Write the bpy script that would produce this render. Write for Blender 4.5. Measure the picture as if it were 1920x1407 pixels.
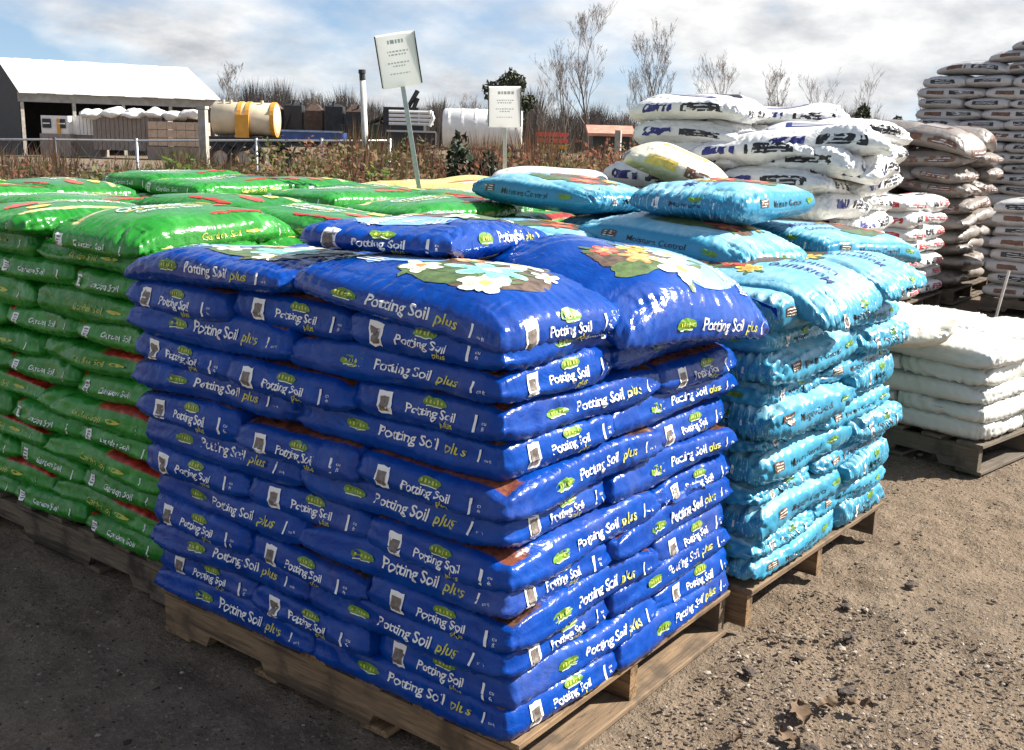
import bpy, bmesh, math, random
import numpy as np
from mathutils import Vector, Matrix

for o in list(bpy.data.objects):
    bpy.data.objects.remove(o, do_unlink=True)
SC = bpy.context.scene
COL = SC.collection
R = math.radians

# ------------------------------------------------------------------ camera
cam_d = bpy.data.cameras.new('camera'); cam = bpy.data.objects.new('camera', cam_d); COL.objects.link(cam)
CP = Vector((-1.777, -1.315, 1.565)); YAW = R(36.846); PIT = R(-12.988); ROL = R(1.492)
_f = Vector((math.cos(YAW)*math.cos(PIT), math.sin(YAW)*math.cos(PIT), math.sin(PIT)))
_r = Vector((math.sin(YAW), -math.cos(YAW), 0)); _u = _r.cross(_f)
rt = math.cos(ROL)*_r + math.sin(ROL)*_u; up = -math.sin(ROL)*_r + math.cos(ROL)*_u
M = Matrix((rt, up, -_f)).transposed().to_4x4(); M.translation = CP
cam.matrix_world = M
cam_d.sensor_width = 36; cam_d.lens = 36*1980.1/1920; cam_d.clip_end = 3000; cam_d.clip_start = 0.05
SC.camera = cam

# ------------------------------------------------------------------ light
SUN_AZ, SUN_EL = R(-42), R(41)
sd = Vector((math.cos(SUN_AZ)*math.cos(SUN_EL), math.sin(SUN_AZ)*math.cos(SUN_EL), math.sin(SUN_EL)))
sl = bpy.data.lights.new('sun', 'SUN'); sl.energy = 5.0; sl.angle = R(0.5); sl.color = (1, .955, .88)
so = bpy.data.objects.new('sun', sl); COL.objects.link(so)
so.rotation_euler = sd.to_track_quat('Z', 'Y').to_euler(); so.location = (4, -2, 12)

world = bpy.data.worlds.new('World'); SC.world = world; world.use_nodes = True
wn = world.node_tree; wn.nodes.clear()
def wnode(t, **k):
    n = wn.nodes.new(t)
    for a, b in k.items(): setattr(n, a, b)
    return n
def wl(a, b): wn.links.new(a, b)
def wmath(op, a, b=None, clamp=False):
    n = wnode('ShaderNodeMath', operation=op, use_clamp=clamp)
    for i, v in enumerate((a, b)):
        if v is None: continue
        if isinstance(v, (int, float)): n.inputs[i].default_value = v
        else: wl(v, n.inputs[i])
    return n.outputs[0]
sky = wnode('ShaderNodeTexSky', sky_type='NISHITA', sun_disc=False, sun_elevation=SUN_EL, sun_rotation=math.pi/2-SUN_AZ,
            air_density=1.0, dust_density=.7, ozone_density=1.2)
tc = wnode('ShaderNodeTexCoord')
lift = wnode('ShaderNodeVectorMath', operation='ADD'); wl(tc.outputs['Generated'], lift.inputs[0]); lift.inputs[1].default_value = (0, 0, .11)   # clear dry air: no brown band at the horizon
wl(lift.outputs[0], sky.inputs[0])
sep = wnode('ShaderNodeSeparateXYZ'); wl(tc.outputs['Generated'], sep.inputs[0])
zz = wmath('MAXIMUM', sep.outputs[2], 0.0)
den = wmath('ADD', zz, 0.36)
cx = wmath('DIVIDE', sep.outputs[0], den); cy = wmath('DIVIDE', sep.outputs[1], den)
cmb = wnode('ShaderNodeCombineXYZ'); wl(cx, cmb.inputs[0]); wl(cy, cmb.inputs[1])
def wnoise(scale, detail, off, rough=.58):
    mp = wnode('ShaderNodeMapping'); mp.inputs['Location'].default_value = off; wl(cmb.outputs[0], mp.inputs[0])
    n = wnode('ShaderNodeTexNoise'); n.inputs['Scale'].default_value = scale; n.inputs['Detail'].default_value = detail
    n.inputs['Roughness'].default_value = rough; wl(mp.outputs[0], n.inputs['Vector']); return n.outputs['Fac']
def wramp(fac, stops):
    r = wnode('ShaderNodeValToRGB'); e = r.color_ramp.elements
    e[0].position, e[0].color = stops[0][0], (*stops[0][1], 1); e[1].position, e[1].color = stops[1][0], (*stops[1][1], 1)
    for p, c in stops[2:]:
        q = e.new(p); q.color = (*c, 1)
    wl(fac, r.inputs[0]); return r.outputs[0]
cn = wnoise(1.7, 7, (12.1, 3.3, .3), .55)
cov = wramp(wmath('SUBTRACT', cn, wmath('MULTIPLY', zz, .17)), [(.365, (0, 0, 0)), (.55, (1, 1, 1))])
shade = wramp(wnoise(4.2, 6, (7.7, 4.2, 2)), [(.32, (.27, .28, .30)), (.60, (.50, .50, .495))])
sund = wnode('ShaderNodeVectorMath', operation='DOT_PRODUCT'); wl(tc.outputs['Generated'], sund.inputs[0]); sund.inputs[1].default_value = sd
glow = wmath('ADD', wmath('MULTIPLY', wmath('POWER', wmath('MAXIMUM', sund.outputs['Value'], 0), 4), 1.5), .88)
cl = wnode('ShaderNodeVectorMath', operation='SCALE'); wl(shade, cl.inputs[0]); wl(glow, cl.inputs['Scale'])
skys = wnode('ShaderNodeVectorMath', operation='SCALE'); wl(sky.outputs[0], skys.inputs[0]); skys.inputs['Scale'].default_value = .070
mix = wnode('ShaderNodeMixRGB'); wl(cov, mix.inputs[0]); wl(skys.outputs[0], mix.inputs[1]); wl(cl.outputs[0], mix.inputs[2])
bg = wnode('ShaderNodeBackground'); wl(mix.outputs[0], bg.inputs[0]); bg.inputs[1].default_value = 1.0
wo = wnode('ShaderNodeOutputWorld'); wl(bg.outputs[0], wo.inputs[0])
SC.view_settings.view_transform = 'Standard'; SC.view_settings.look = 'None'; SC.view_settings.exposure = 1.25; SC.view_settings.gamma = 1
try: SC.cycles.max_bounces = 8; SC.cycles.use_denoising = True
except Exception: pass

# ------------------------------------------------------------------ helpers
def new_mat(name):
    m = bpy.data.materials.new(name); m.use_nodes = True; m.node_tree.nodes.clear(); return m
class N:
    """tiny node builder"""
    def __init__(s, name):
        s.m = new_mat(name); s.t = s.m.node_tree
        s.out = s.n('ShaderNodeOutputMaterial'); s.b = s.n('ShaderNodeBsdfPrincipled'); s.l(s.b.outputs[0], s.out.inputs[0])
    def n(s, t, **k):
        n = s.t.nodes.new(t)
        for a, b in k.items(): setattr(n, a, b)
        return n
    def l(s, a, b): s.t.links.new(a, b)
    def set(s, inp, v):
        if isinstance(v, (int, float)): inp.default_value = v
        elif isinstance(v, (tuple, list)): inp.default_value = (*v, 1) if len(v) == 3 and inp.type == 'RGBA' else v
        else: s.l(v, inp)
    def math(s, op, a, b=0.0, clamp=False):
        n = s.n('ShaderNodeMath', operation=op, use_clamp=clamp); s.set(n.inputs[0], a); s.set(n.inputs[1], b); return n.outputs[0]
    def mix(s, f, a, b, mode='MIX'):
        n = s.n('ShaderNodeMixRGB', blend_type=mode); s.set(n.inputs[0], f); s.set(n.inputs[1], a); s.set(n.inputs[2], b); return n.outputs[0]
    def coord(s, kind='Object'): return s.n('ShaderNodeTexCoord').outputs[kind]
    def mapping(s, v, scale=(1, 1, 1), loc=(0, 0, 0)):
        m = s.n('ShaderNodeMapping'); s.l(v, m.inputs[0]); m.inputs['Scale'].default_value = scale
        if isinstance(loc, (tuple, list)): m.inputs['Location'].default_value = loc
        else: s.l(loc, m.inputs['Location'])
        return m.outputs[0]
    def noise(s, v, scale, detail=3, rough=.55, dist=0):
        n = s.n('ShaderNodeTexNoise'); s.l(v, n.inputs['Vector']); n.inputs['Scale'].default_value = scale
        n.inputs['Detail'].default_value = detail; n.inputs['Roughness'].default_value = rough; n.inputs['Distortion'].default_value = dist
        return n.outputs['Fac']
    def voro(s, v, scale, feature='F1', out='Distance'):
        n = s.n('ShaderNodeTexVoronoi', feature=feature); s.l(v, n.inputs['Vector']); n.inputs['Scale'].default_value = scale; return n.outputs[out]
    def ramp(s, f, stops, interp='LINEAR'):
        r = s.n('ShaderNodeValToRGB'); s.l(f, r.inputs[0]); e = r.color_ramp.elements; r.color_ramp.interpolation = interp
        e[0].position = stops[0][0]; e[0].color = (*stops[0][1], 1); e[1].position = stops[1][0]; e[1].color = (*stops[1][1], 1)
        for p, c in stops[2:]: q = e.new(p); q.color = (*c, 1)
        return r.outputs[0]
    def step(s, v, lo, hi):
        n = s.n('ShaderNodeMapRange', interpolation_type='SMOOTHSTEP'); s.set(n.inputs[0], v); n.inputs[1].default_value = lo; n.inputs[2].default_value = hi
        return n.outputs[0]
    def bump(s, h, strength, dist, base=None):
        n = s.n('ShaderNodeBump'); s.l(h, n.inputs['Height']); n.inputs['Strength'].default_value = strength; n.inputs['Distance'].default_value = dist
        if base is not None: s.l(base, n.inputs['Normal'])
        return n.outputs[0]
    def rnd(s): return s.n('ShaderNodeObjectInfo').outputs['Random']
    def fin(s, col=None, rough=None, normal=None, metal=None, spec=None):
        if col is not None: s.set(s.b.inputs['Base Color'], col)
        if rough is not None: s.set(s.b.inputs['Roughness'], rough)
        if normal is not None: s.l(normal, s.b.inputs['Normal'])
        if metal is not None: s.set(s.b.inputs['Metallic'], metal)
        if spec is not None: s.set(s.b.inputs['Specular IOR Level'], spec)
        return s.m

def noisy(name, col, rough=.6, var=.35, scale=6, bump=.15, bd=.01, metal=0, stretch=(1, 1, 1), spec=.5):
    k = N(name); v = k.mapping(k.coord(), stretch)
    f = k.noise(v, scale, 5, .6)
    c = k.ramp(f, [(.3, tuple(x*(1-var) for x in col)), (.72, tuple(min(1, x*(1+var)) for x in col))])
    return k.fin(c, rough, k.bump(k.noise(v, scale*4, 4), bump, bd), metal, spec)

def mesh_obj(name, V, F, mats, parent=None, smooth=False, mi=None, link=True):
    me = bpy.data.meshes.new(name); me.from_pydata([tuple(v) for v in V], [], F); 
    for m in (mats if isinstance(mats, (list, tuple)) else [mats]): me.materials.append(m)
    if mi is not None: me.polygons.foreach_set('material_index', np.array(mi, dtype=np.int32))
    if smooth: me.polygons.foreach_set('use_smooth', np.ones(len(me.polygons), dtype=bool))
    me.update()
    o = bpy.data.objects.new(name, me)
    if link: COL.objects.link(o)
    if parent is not None: o.parent = parent
    return o
def tag(o, label, cat, group=None):
    o['label'] = label; o['category'] = cat
    if group: o['group'] = group
    return o
def kind(o, k): o['kind'] = k; return o
def empty(name, loc=(0, 0, 0), rz=0):
    o = bpy.data.objects.new(name, None); COL.objects.link(o); o.location = loc; o.rotation_euler = (0, 0, rz); o.empty_display_size = .1; return o
def inst(name, me, parent=None, loc=(0, 0, 0), rot=(0, 0, 0)):
    o = bpy.data.objects.new(name, me); COL.objects.link(o); o.location = loc; o.rotation_euler = rot
    if parent is not None: o.parent = parent
    return o

class MB:
    def __init__(s): s.V = []; s.F = []; s.mi = []
    def add(s, V, F, mi=0):
        b = len(s.V); s.V += [tuple(v) for v in V]; s.F += [tuple(b+i for i in f) for f in F]; s.mi += [mi]*len(F); return s
    def box(s, c, d, rz=0, mi=0, bev=0):
        x, y, z = d[0]/2, d[1]/2, d[2]/2; ca, sa = math.cos(rz), math.sin(rz)
        V = []
        for a, b_, g in ((-x, -y, -z), (x, -y, -z), (x, y, -z), (-x, y, -z), (-x, -y, z), (x, -y, z), (x, y, z), (-x, y, z)):
            V.append((c[0]+ca*a-sa*b_, c[1]+sa*a+ca*b_, c[2]+g))
        return s.add(V, [(3, 2, 1, 0), (4, 5, 6, 7), (0, 1, 5, 4), (1, 2, 6, 5), (2, 3, 7, 6), (3, 0, 4, 7)], mi)
    def tube(s, pts, rad, n=6, mi=0, cap=True):
        pts = [Vector(p) for p in pts]; rad = rad if isinstance(rad, (list, tuple)) else [rad]*len(pts)
        V = []; F = []
        for i, p in enumerate(pts):
            d = (pts[min(i+1, len(pts)-1)]-pts[max(i-1, 0)]).normalized()
            a = d.orthogonal().normalized() if abs(d.z) > .9 else d.cross(Vector((0, 0, 1))).normalized(); b_ = d.cross(a)
            for k in range(n):
                t = 2*math.pi*k/n; V.append(p+(a*math.cos(t)+b_*math.sin(t))*rad[i])
        for i in range(len(pts)-1):
            for k in range(n):
                F.append((i*n+k, i*n+(k+1) % n, (i+1)*n+(k+1) % n, (i+1)*n+k))
        if cap: F.append(tuple(range(n))[::-1]); F.append(tuple((len(pts)-1)*n+k for k in range(n)))
        return s.add(V, F, mi)
    def build(s, name, mats, parent=None, smooth=False): return mesh_obj(name, s.V, s.F, mats, parent, smooth, s.mi)

# ------------------------------------------------------------------ materials
def ground_mat():
    k = N('dirt'); v = k.coord('Object')
    big = k.noise(v, .55, 4, .6); mid = k.noise(v, 5, 6, .68); fine = k.noise(v, 55, 5, .7); peb = k.voro(v, 62); peb2 = k.voro(v, 150)
    c = k.ramp(mid, [(.25, (.080, .062, .046)), (.75, (.255, .200, .148)), (.5, (.168, .130, .095))])
    c = k.mix(k.step(big, .35, .65), c, k.mix(.5, c, (.215, .152, .098)))
    c = k.mix(k.step(fine, .5, .72), c, (.29, .225, .165))
    c = k.mix(k.step(fine, .38, .24), c, (.045, .034, .026))
    vc = k.n('ShaderNodeTexVoronoi'); k.l(v, vc.inputs['Vector']); vc.inputs['Scale'].default_value = 62
    sepc = k.n('ShaderNodeSeparateColor'); k.l(vc.outputs['Color'], sepc.inputs[0])
    stone = k.math('MULTIPLY', k.step(peb, .38, .25), k.step(sepc.outputs[0], .62, .70))
    c = k.mix(stone, c, k.ramp(sepc.outputs[1], [(0, (.07, .058, .046)), (1, (.30, .25, .20))]))
    h = k.math('ADD', k.math('MULTIPLY', mid, 1.0), k.math('MULTIPLY', fine, .35))
    h = k.math('ADD', h, k.math('MULTIPLY', stone, .22))
    return k.fin(c, .95, k.bump(h, 1.0, .045), spec=.12)
def wood_mat(name, c1, c2, along=0):
    k = N(name); v = k.mapping(k.coord('Object'), (3, 3, 3))
    st = k.mapping(k.coord('Object'), ((5, 70, 70), (70, 5, 70))[along])
    g = k.noise(st, 1.0, 6, .65, 1.2); g2 = k.noise(k.mapping(k.coord('Object'), ((2, 24, 24), (24, 2, 24))[along]), 1.0, 3, .5, .6)
    c = k.ramp(g, [(.32, c1), (.66, c2)])
    c = k.mix(k.step(g2, .50, .68), c, tuple(x*.55 for x in c1))
    c = k.mix(k.math('MULTIPLY', k.step(k.noise(v, 2.6, 5), .50, .70), .8), c, tuple(x*.40 for x in c1))
    c = k.mix(k.math('MULTIPLY', k.rnd(), .5), c, (.13, .115, .095))
    crack = k.step(g, .40, .30)
    return k.fin(c, .85, k.bump(k.math('SUBTRACT', g, crack), .55, .004), spec=.25)
M_DIRT = ground_mat()
M_WOOD = wood_mat('pallet_wood', (.125, .068, .030), (.34, .215, .11))
M_WOOD_S = wood_mat('pallet_stringer_wood', (.125, .068, .030), (.34, .215, .11), 1)
M_WOODG_S = wood_mat('grey_stringer_wood', (.07, .054, .038), (.19, .145, .10), 1)
M_WOODG = wood_mat('grey_pallet_wood', (.07, .054, .038), (.19, .145, .10))
M_STEEL = noisy('galvanised_steel', (.42, .43, .44), .38, .2, 30, .1, .001, .7)
M_DARK = noisy('dark_steel', (.02, .021, .023), .6, .5, 6, .2)
M_RUST = noisy('rusty_steel', (.07, .04, .028), .75, .5, 6, .2)
M_PAPER = noisy('laminated_paper', (.80, .80, .80), .35, .03, 3, .02)
_t = M_PAPER.node_tree; _b = [n for n in _t.nodes if n.type == 'BSDF_PRINCIPLED'][0]; _tr = _t.nodes.new('ShaderNodeBsdfTranslucent'); _tr.inputs[0].default_value = (.95, .95, .94, 1)
_mx = _t.nodes.new('ShaderNodeMixShader'); _mx.inputs[0].default_value = .68; _t.links.new(_b.outputs[0], _mx.inputs[1]); _t.links.new(_tr.outputs[0], _mx.inputs[2])
_t.links.new(_mx.outputs[0], [n for n in _t.nodes if n.type == 'OUTPUT_MATERIAL'][0].inputs[0])
M_INK = noisy('grey_ink', (.50, .51, .53), .5, .1, 5, 0)
M_BLACKINK = noisy('black_ink', (.012, .012, .013), .35, .2, 5, .0)
M_WHITE = noisy('white_ink', (.80, .80, .78), .35, .06, 8, .02)
M_YEL = noisy('lime_ink', (.52, .50, .07), .35, .1, 8, .02)
M_LOGO = noisy('leaf_green_ink', (.12, .24, .02), .35, .35, 20, .02)
M_BARC = noisy('barcode_print', (.16, .13, .11), .4, .5, 90, 0)

def film_bump(k, amp=1.0, stretch=(1, 1, 1)):
    rv = k.n('ShaderNodeCombineXYZ'); r = k.math('MULTIPLY', k.rnd(), 40.0)
    for i in range(3): k.l(r, rv.inputs[i])
    v = k.mapping(k.coord('Object'), stretch, rv.outputs[0])
    n1 = k.noise(v, 6, 4, .55, 1.0); n2 = k.noise(v, 34, 3, .55, .6)
    rid = k.math('ABSOLUTE', k.math('SUBTRACT', n1, .5))
    h = k.math('ADD', k.math('MULTIPLY', rid, -1.6), k.math('MULTIPLY', n2, .35))
    return k.bump(h, .42*amp, .018), v
def dusty(k, c, v, amt=.16):
    d = k.math('MULTIPLY', k.step(k.noise(k.mapping(v, (.7, .7, .7)), 5, 6, .7), .48, .78), amt)
    return k.mix(d, c, (.30, .25, .19))
def rest(k):
    a = k.n('ShaderNodeAttribute', attribute_name='rest'); s = k.n('ShaderNodeSeparateXYZ'); k.l(a.outputs['Vector'], s.inputs[0])
    return a.outputs['Vector'], s.outputs[0], s.outputs[1], s.outputs[2]
def blue_film(zones=True):
    k = N('blue_film' if zones else 'blue_film_top'); nb, v = film_bump(k, .8 if zones else .55); rv, px, py, pz = rest(k)
    top = k.step(pz, .72, .9)
    n = k.noise(v, 14, 5, .6, .5)
    base = k.mix(k.rnd(), (.0006, .034, .225), (.0010, .044, .275))
    base = k.mix(k.step(n, .35, .8), base, (.0012, .060, .33))
    if not zones: return k.fin(dusty(k, base, v, .10), .17, nb, spec=.5)
    soil = k.ramp(k.noise(v, 22, 5, .7), [(.35, (.030, .012, .007)), (.75, (.34, .22, .16)), (.55, (.12, .055, .03))])
    e1 = k.step(k.math('ADD', k.math('MULTIPLY', px, -1.0), k.math('MULTIPLY', k.math('SUBTRACT', n, .5), .5)), .62, .74)
    c = k.mix(k.math('MULTIPLY', e1, k.step(pz, .80, .9)), base, soil)
    red = k.ramp(k.noise(v, 30, 4, .7), [(.35, (.06, .025, .018)), (.7, (.30, .09, .05)), (.85, (.6, .5, .4))])
    e2 = k.step(k.math('ADD', px, k.math('MULTIPLY', k.math('SUBTRACT', n, .5), .6)), .80, .88)
    c = k.mix(k.math('MULTIPLY', e2, k.step(pz, .84, .92)), c, red)
    return k.fin(dusty(k, c, v), .26, nb, spec=.24)
def lightblue_film():
    k = N('light_blue_film'); nb, v = film_bump(k, .5); rv, px, py, pz = rest(k)
    n = k.noise(v, 10, 5, .6, .6)
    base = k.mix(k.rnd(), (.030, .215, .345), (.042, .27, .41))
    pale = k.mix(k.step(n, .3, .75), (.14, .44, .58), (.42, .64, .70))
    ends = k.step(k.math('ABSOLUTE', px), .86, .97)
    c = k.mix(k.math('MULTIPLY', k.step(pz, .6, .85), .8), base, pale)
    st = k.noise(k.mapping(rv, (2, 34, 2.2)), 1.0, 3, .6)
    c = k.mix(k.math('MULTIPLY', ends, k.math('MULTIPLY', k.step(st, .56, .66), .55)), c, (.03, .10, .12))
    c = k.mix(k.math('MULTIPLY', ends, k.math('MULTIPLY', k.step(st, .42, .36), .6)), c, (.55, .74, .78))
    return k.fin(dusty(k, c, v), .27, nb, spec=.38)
def green_film(zones=True):
    k = N('green_film' if zones else 'green_film_top'); nb, v = film_bump(k, .8); rv, px, py, pz = rest(k)
    n = k.noise(v, 12, 5, .6, .6)
    base = k.mix(k.rnd(), (.012, .165, .014), (.020, .215, .020))
    base = k.mix(k.step(n, .45, .8), base, (.05, .30, .05))
    grass = k.noise(k.mapping(rv, (30, 30, 1.5)), 1.0, 3, .6)
    c = k.mix(k.math('MULTIPLY', k.step(grass, .55, .7), k.math('MULTIPLY', k.step(pz, .3, -.3), .6)), base, (.10, .30, .02))
    cream = k.ramp(k.noise(v, 18, 4, .6), [(.3, (.55, .42, .10)), (.7, (.70, .62, .34))])
    wob = k.math('MULTIPLY', k.math('SUBTRACT', n, .5), .25)
    t = k.math('ABSOLUTE', k.math('SUBTRACT', k.math('ADD', py, wob), .72))
    c = k.mix(k.math('MULTIPLY', k.step(t, .10, .06), k.step(pz, .8, .93)), c, cream)
    if not zones: return k.fin(dusty(k, c, v, .10), .22, nb, spec=.45)
    redc = k.ramp(k.noise(v, 26, 4, .6), [(.35, (.16, .012, .008)), (.6, (.42, .03, .018)), (.75, (.55, .22, .06))])
    r = k.math('MULTIPLY', k.step(k.math('ADD', k.math('MULTIPLY', py, -1), wob), .80, .88), k.step(pz, .55, .68))
    r = k.math('MULTIPLY', r, k.step(k.math('ADD', px, wob), .05, .15))
    c = k.mix(r, c, redc)
    return k.fin(dusty(k, c, v), .27, nb, spec=.32)
def white_film(name, base, dirt=(.35, .30, .24), amt=.3, bumpamp=1.0):
    k = N(name); nb, v = film_bump(k, bumpamp)
    n = k.noise(v, 7, 5, .65)
    c = k.mix(k.math('MULTIPLY', k.step(n, .5, .8), amt), base, dirt)
    return k.fin(c, .38, nb, spec=.45)
M_BLUE_TOP = blue_film(False); M_GREEN_TOP = green_film(False)
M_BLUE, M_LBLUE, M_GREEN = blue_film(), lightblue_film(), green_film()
M_WBAG = white_film('white_film', (.72, .72, .70))
M_OWBAG = white_film('off_white_film', (.70, .65, .52), (.40, .33, .22), .25)
M_PBAG = white_film('pale_grey_film', (.62, .64, .62))
M_BRBAG = white_film('tan_film', (.235, .205, .18), (.085, .062, .046), .7)
M_PSACK = white_film('pale_sack_film', (.58, .58, .53), (.38, .34, .26), .45, .7)
M_GYBAG = white_film('grey_film', (.44, .43, .42), (.26, .23, .21), .5)
M_YBAG = white_film('yellow_film', (.62, .50, .16), (.60, .30, .12), .4)
M_BLUEINK = noisy('navy_ink', (.02, .025, .16), .4, .3, 12, .02)
M_REDINK = noisy('red_ink', (.45, .03, .02), .4, .4, 14, .02)
M_BROWNINK = noisy('brown_ink', (.13, .055, .03), .4, .5, 22, .02)
M_PET_W = noisy('white_petals', (.74, .76, .66), .35, .15, 30, .02)
M_PET_T = noisy('mint_petals', (.30, .62, .50), .35, .35, 40, .02)
M_PET_Y = noisy('yellow_petals', (.75, .55, .12), .35, .3, 30, .02)
M_PET_R = noisy('coral_petals', (.62, .09, .06), .35, .45, 30, .02)
M_PET_O = noisy('orange_petals', (.72, .27, .08), .35, .35, 30, .02)
M_LEAF = noisy('printed_leaves', (.10, .15, .05), .35, .5, 30, .02)
M_SOIL = noisy('printed_soil', (.13, .085, .055), .35, .6, 40, .02)
M_SKYP = noisy('printed_pale_blue', (.22, .40, .68), .33, .25, 14, .02)

# ------------------------------------------------------------------ bag geometry
def sinnoise(P, seed, freq, n=7):
    r = np.random.RandomState(seed); o = np.zeros(len(P))
    for i in range(n):
        k = r.normal(size=3); k *= freq*(.6+.9*r.rand())/np.linalg.norm(k)
        o += np.sin(P@k+r.rand()*6.28)
    return o/math.sqrt(n)
class Bag:
    """a filled film sack; maps points of the cube shell [-1,1]^3 to its surface"""
    def __init__(s, a, b, c, seed, plan=7., Q=3.3, lump=.005, wr=.0035, endwr=None, ridge=.004, warp=None, fq=1.0):
        s.fq = fq
        s.a, s.b, s.c, s.seed, s.plan, s.Q, s.lump, s.wr, s.ridge, s.warp = a, b, c, seed, plan, Q, lump, wr, ridge, warp
        s.endwr = wr if endwr is None else endwr
    def __call__(s, P):
        P = np.asarray(P, float); A = np.abs(P)+1e-9
        r = ((A[:, 0]**s.plan+A[:, 1]**s.plan)**(s.Q/s.plan)+A[:, 2]**s.Q)**(-1/s.Q)
        X = P*r[:, None]*np.array([s.a, s.b, s.c])
        rs = np.random.RandomState(s.seed)
        ex, ey = A[:, 0]**10, A[:, 1]**10
        cor = (A[:, 0]*A[:, 1])**6
        X[:, 0] *= 1+.035*cor; X[:, 1] *= 1+.05*cor; X[:, 2] *= 1-.30*cor*(.5+.5*np.sin(7*P[:, 0]+5*P[:, 1]+s.seed))
        # uneven fill
        L = sinnoise(X*np.array([1, 1, .6]), s.seed+1, 13)
        side = np.maximum(ex, ey)*(1-A[:, 2]**2)
        X[:, 2] += s.lump*L*np.sign(P[:, 2])*A[:, 2]
        X[:, 2] += s.lump*.9*sinnoise(X[:, :2]@np.array([[1, 0, 0], [0, 1, 0]]), s.seed+2, 7)
        out = np.zeros_like(X); out[:, 0] = np.sign(P[:, 0])*ex*(1-A[:, 2]**4); out[:, 1] = np.sign(P[:, 1])*ey*(1-A[:, 2]**4)
        X += out*(s.lump*1.3*sinnoise(X, s.seed+3, 12))[:, None]
        # pleats running up the sides and a little way over the top
        for amp, e, coordv, half in ((s.wr, A[:, 1], X[:, 0], 1), (s.endwr, A[:, 0], X[:, 1], 1)):
            w = np.zeros(len(P))
            for i in range(5):
                kk = (55+130*rs.rand())*s.fq; ph = rs.rand()*6.28; tilt = rs.uniform(-9, 9)
                t = np.sin(kk*coordv+ph+tilt*X[:, 2]*6+1.3*np.sin(9*coordv+ph*2))
                w += (1-2*np.abs(t)**.7)*(.4+.6*rs.rand())
            w *= amp/2.2*np.clip((e-.55)/.45, 0, 1)**2
            n = X/np.array([s.a**2, s.b**2, s.c**2]); n /= np.linalg.norm(n, axis=1)[:, None]+1e-9
            X += n*w[:, None]
        # sharp diagonal folds, mostly at the corners
        for i in range(6):
            nrm = rs.normal(size=3)*np.array([1, 1, .35]); nrm /= np.linalg.norm(nrm); ctr = np.array([rs.choice((-1, 1))*rs.uniform(.5, 1), rs.choice((-1, 1))*rs.uniform(.5, 1), rs.uniform(-.6, 1)])
            dist = (P-ctr)@nrm; win = np.exp(-((P-ctr)**2@np.array([1, 1, .5]))/(.18+.25*rs.rand()))
            n = X/np.array([s.a**2, s.b**2, s.c**2]); n /= np.linalg.norm(n, axis=1)[:, None]+1e-9
            X -= n*(s.wr*(1.6+1.4*rs.rand())*win*(np.exp(-np.abs(dist)/.045)-.45*np.exp(-np.abs(dist-.12)/.06)))[:, None]
        # folded side seam
        cz = P[:, 2]+.22+.12*np.sin(4*P[:, 0]+3*P[:, 1]+s.seed)
        rid = (np.clip(1-np.abs(cz)/.62, 0, 1)**1.15+.25*np.exp(-(cz/.07)**2))*s.ridge*np.maximum(ex, ey)
        X[:, :2] += np.sign(P[:, :2])*np.stack([ex, ey], 1)*rid[:, None]
        if s.warp is not None: X = s.warp(X, P)
        return X
    def grid(s, nx, ny, nz):
        idx = {}; P = []; F = []
        def vid(i, j, k):
            q = (i, j, k)
            if q not in idx: idx[q] = len(P); P.append((2*i/nx-1, 2*j/ny-1, 2*k/nz-1))
            return idx[q]
        for i in range(nx):
            for j in range(ny):
                F.append((vid(i, j, nz), vid(i+1, j, nz), vid(i+1, j+1, nz), vid(i, j+1, nz)))
                F.append((vid(i, j, 0), vid(i, j+1, 0), vid(i+1, j+1, 0), vid(i+1, j, 0)))
        for i in range(nx):
            for k in range(nz):
                F.append((vid(i, 0, k), vid(i+1, 0, k), vid(i+1, 0, k+1), vid(i, 0, k+1)))
                F.append((vid(i, ny, k), vid(i, ny, k+1), vid(i+1, ny, k+1), vid(i+1, ny, k)))
        for j in range(ny):
            for k in range(nz):
                F.append((vid(0, j, k), vid(0, j, k+1), vid(0, j+1, k+1), vid(0, j+1, k)))
                F.append((vid(nx, j, k), vid(nx, j+1, k), vid(nx, j+1, k+1), vid(nx, j, k+1)))
        P = np.array(P); P = np.sign(P)*np.where(np.abs(P) < 1, 1-(1-np.abs(P))**1.25, 1)
        return P, F
    def mesh(s, name, mat, nx=44, ny=30, nz=10):
        P, F = s.grid(nx, ny, nz); X = s(P)
        me = bpy.data.meshes.new(name); me.from_pydata(X.tolist(), [], F); me.materials.append(mat)
        at = me.attributes.new('rest', 'FLOAT_VECTOR', 'POINT'); at.data.foreach_set('vector', P.astype(np.float32).ravel())
        me.polygons.foreach_set('use_smooth', np.ones(len(F), dtype=bool)); me.update(); return me

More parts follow.
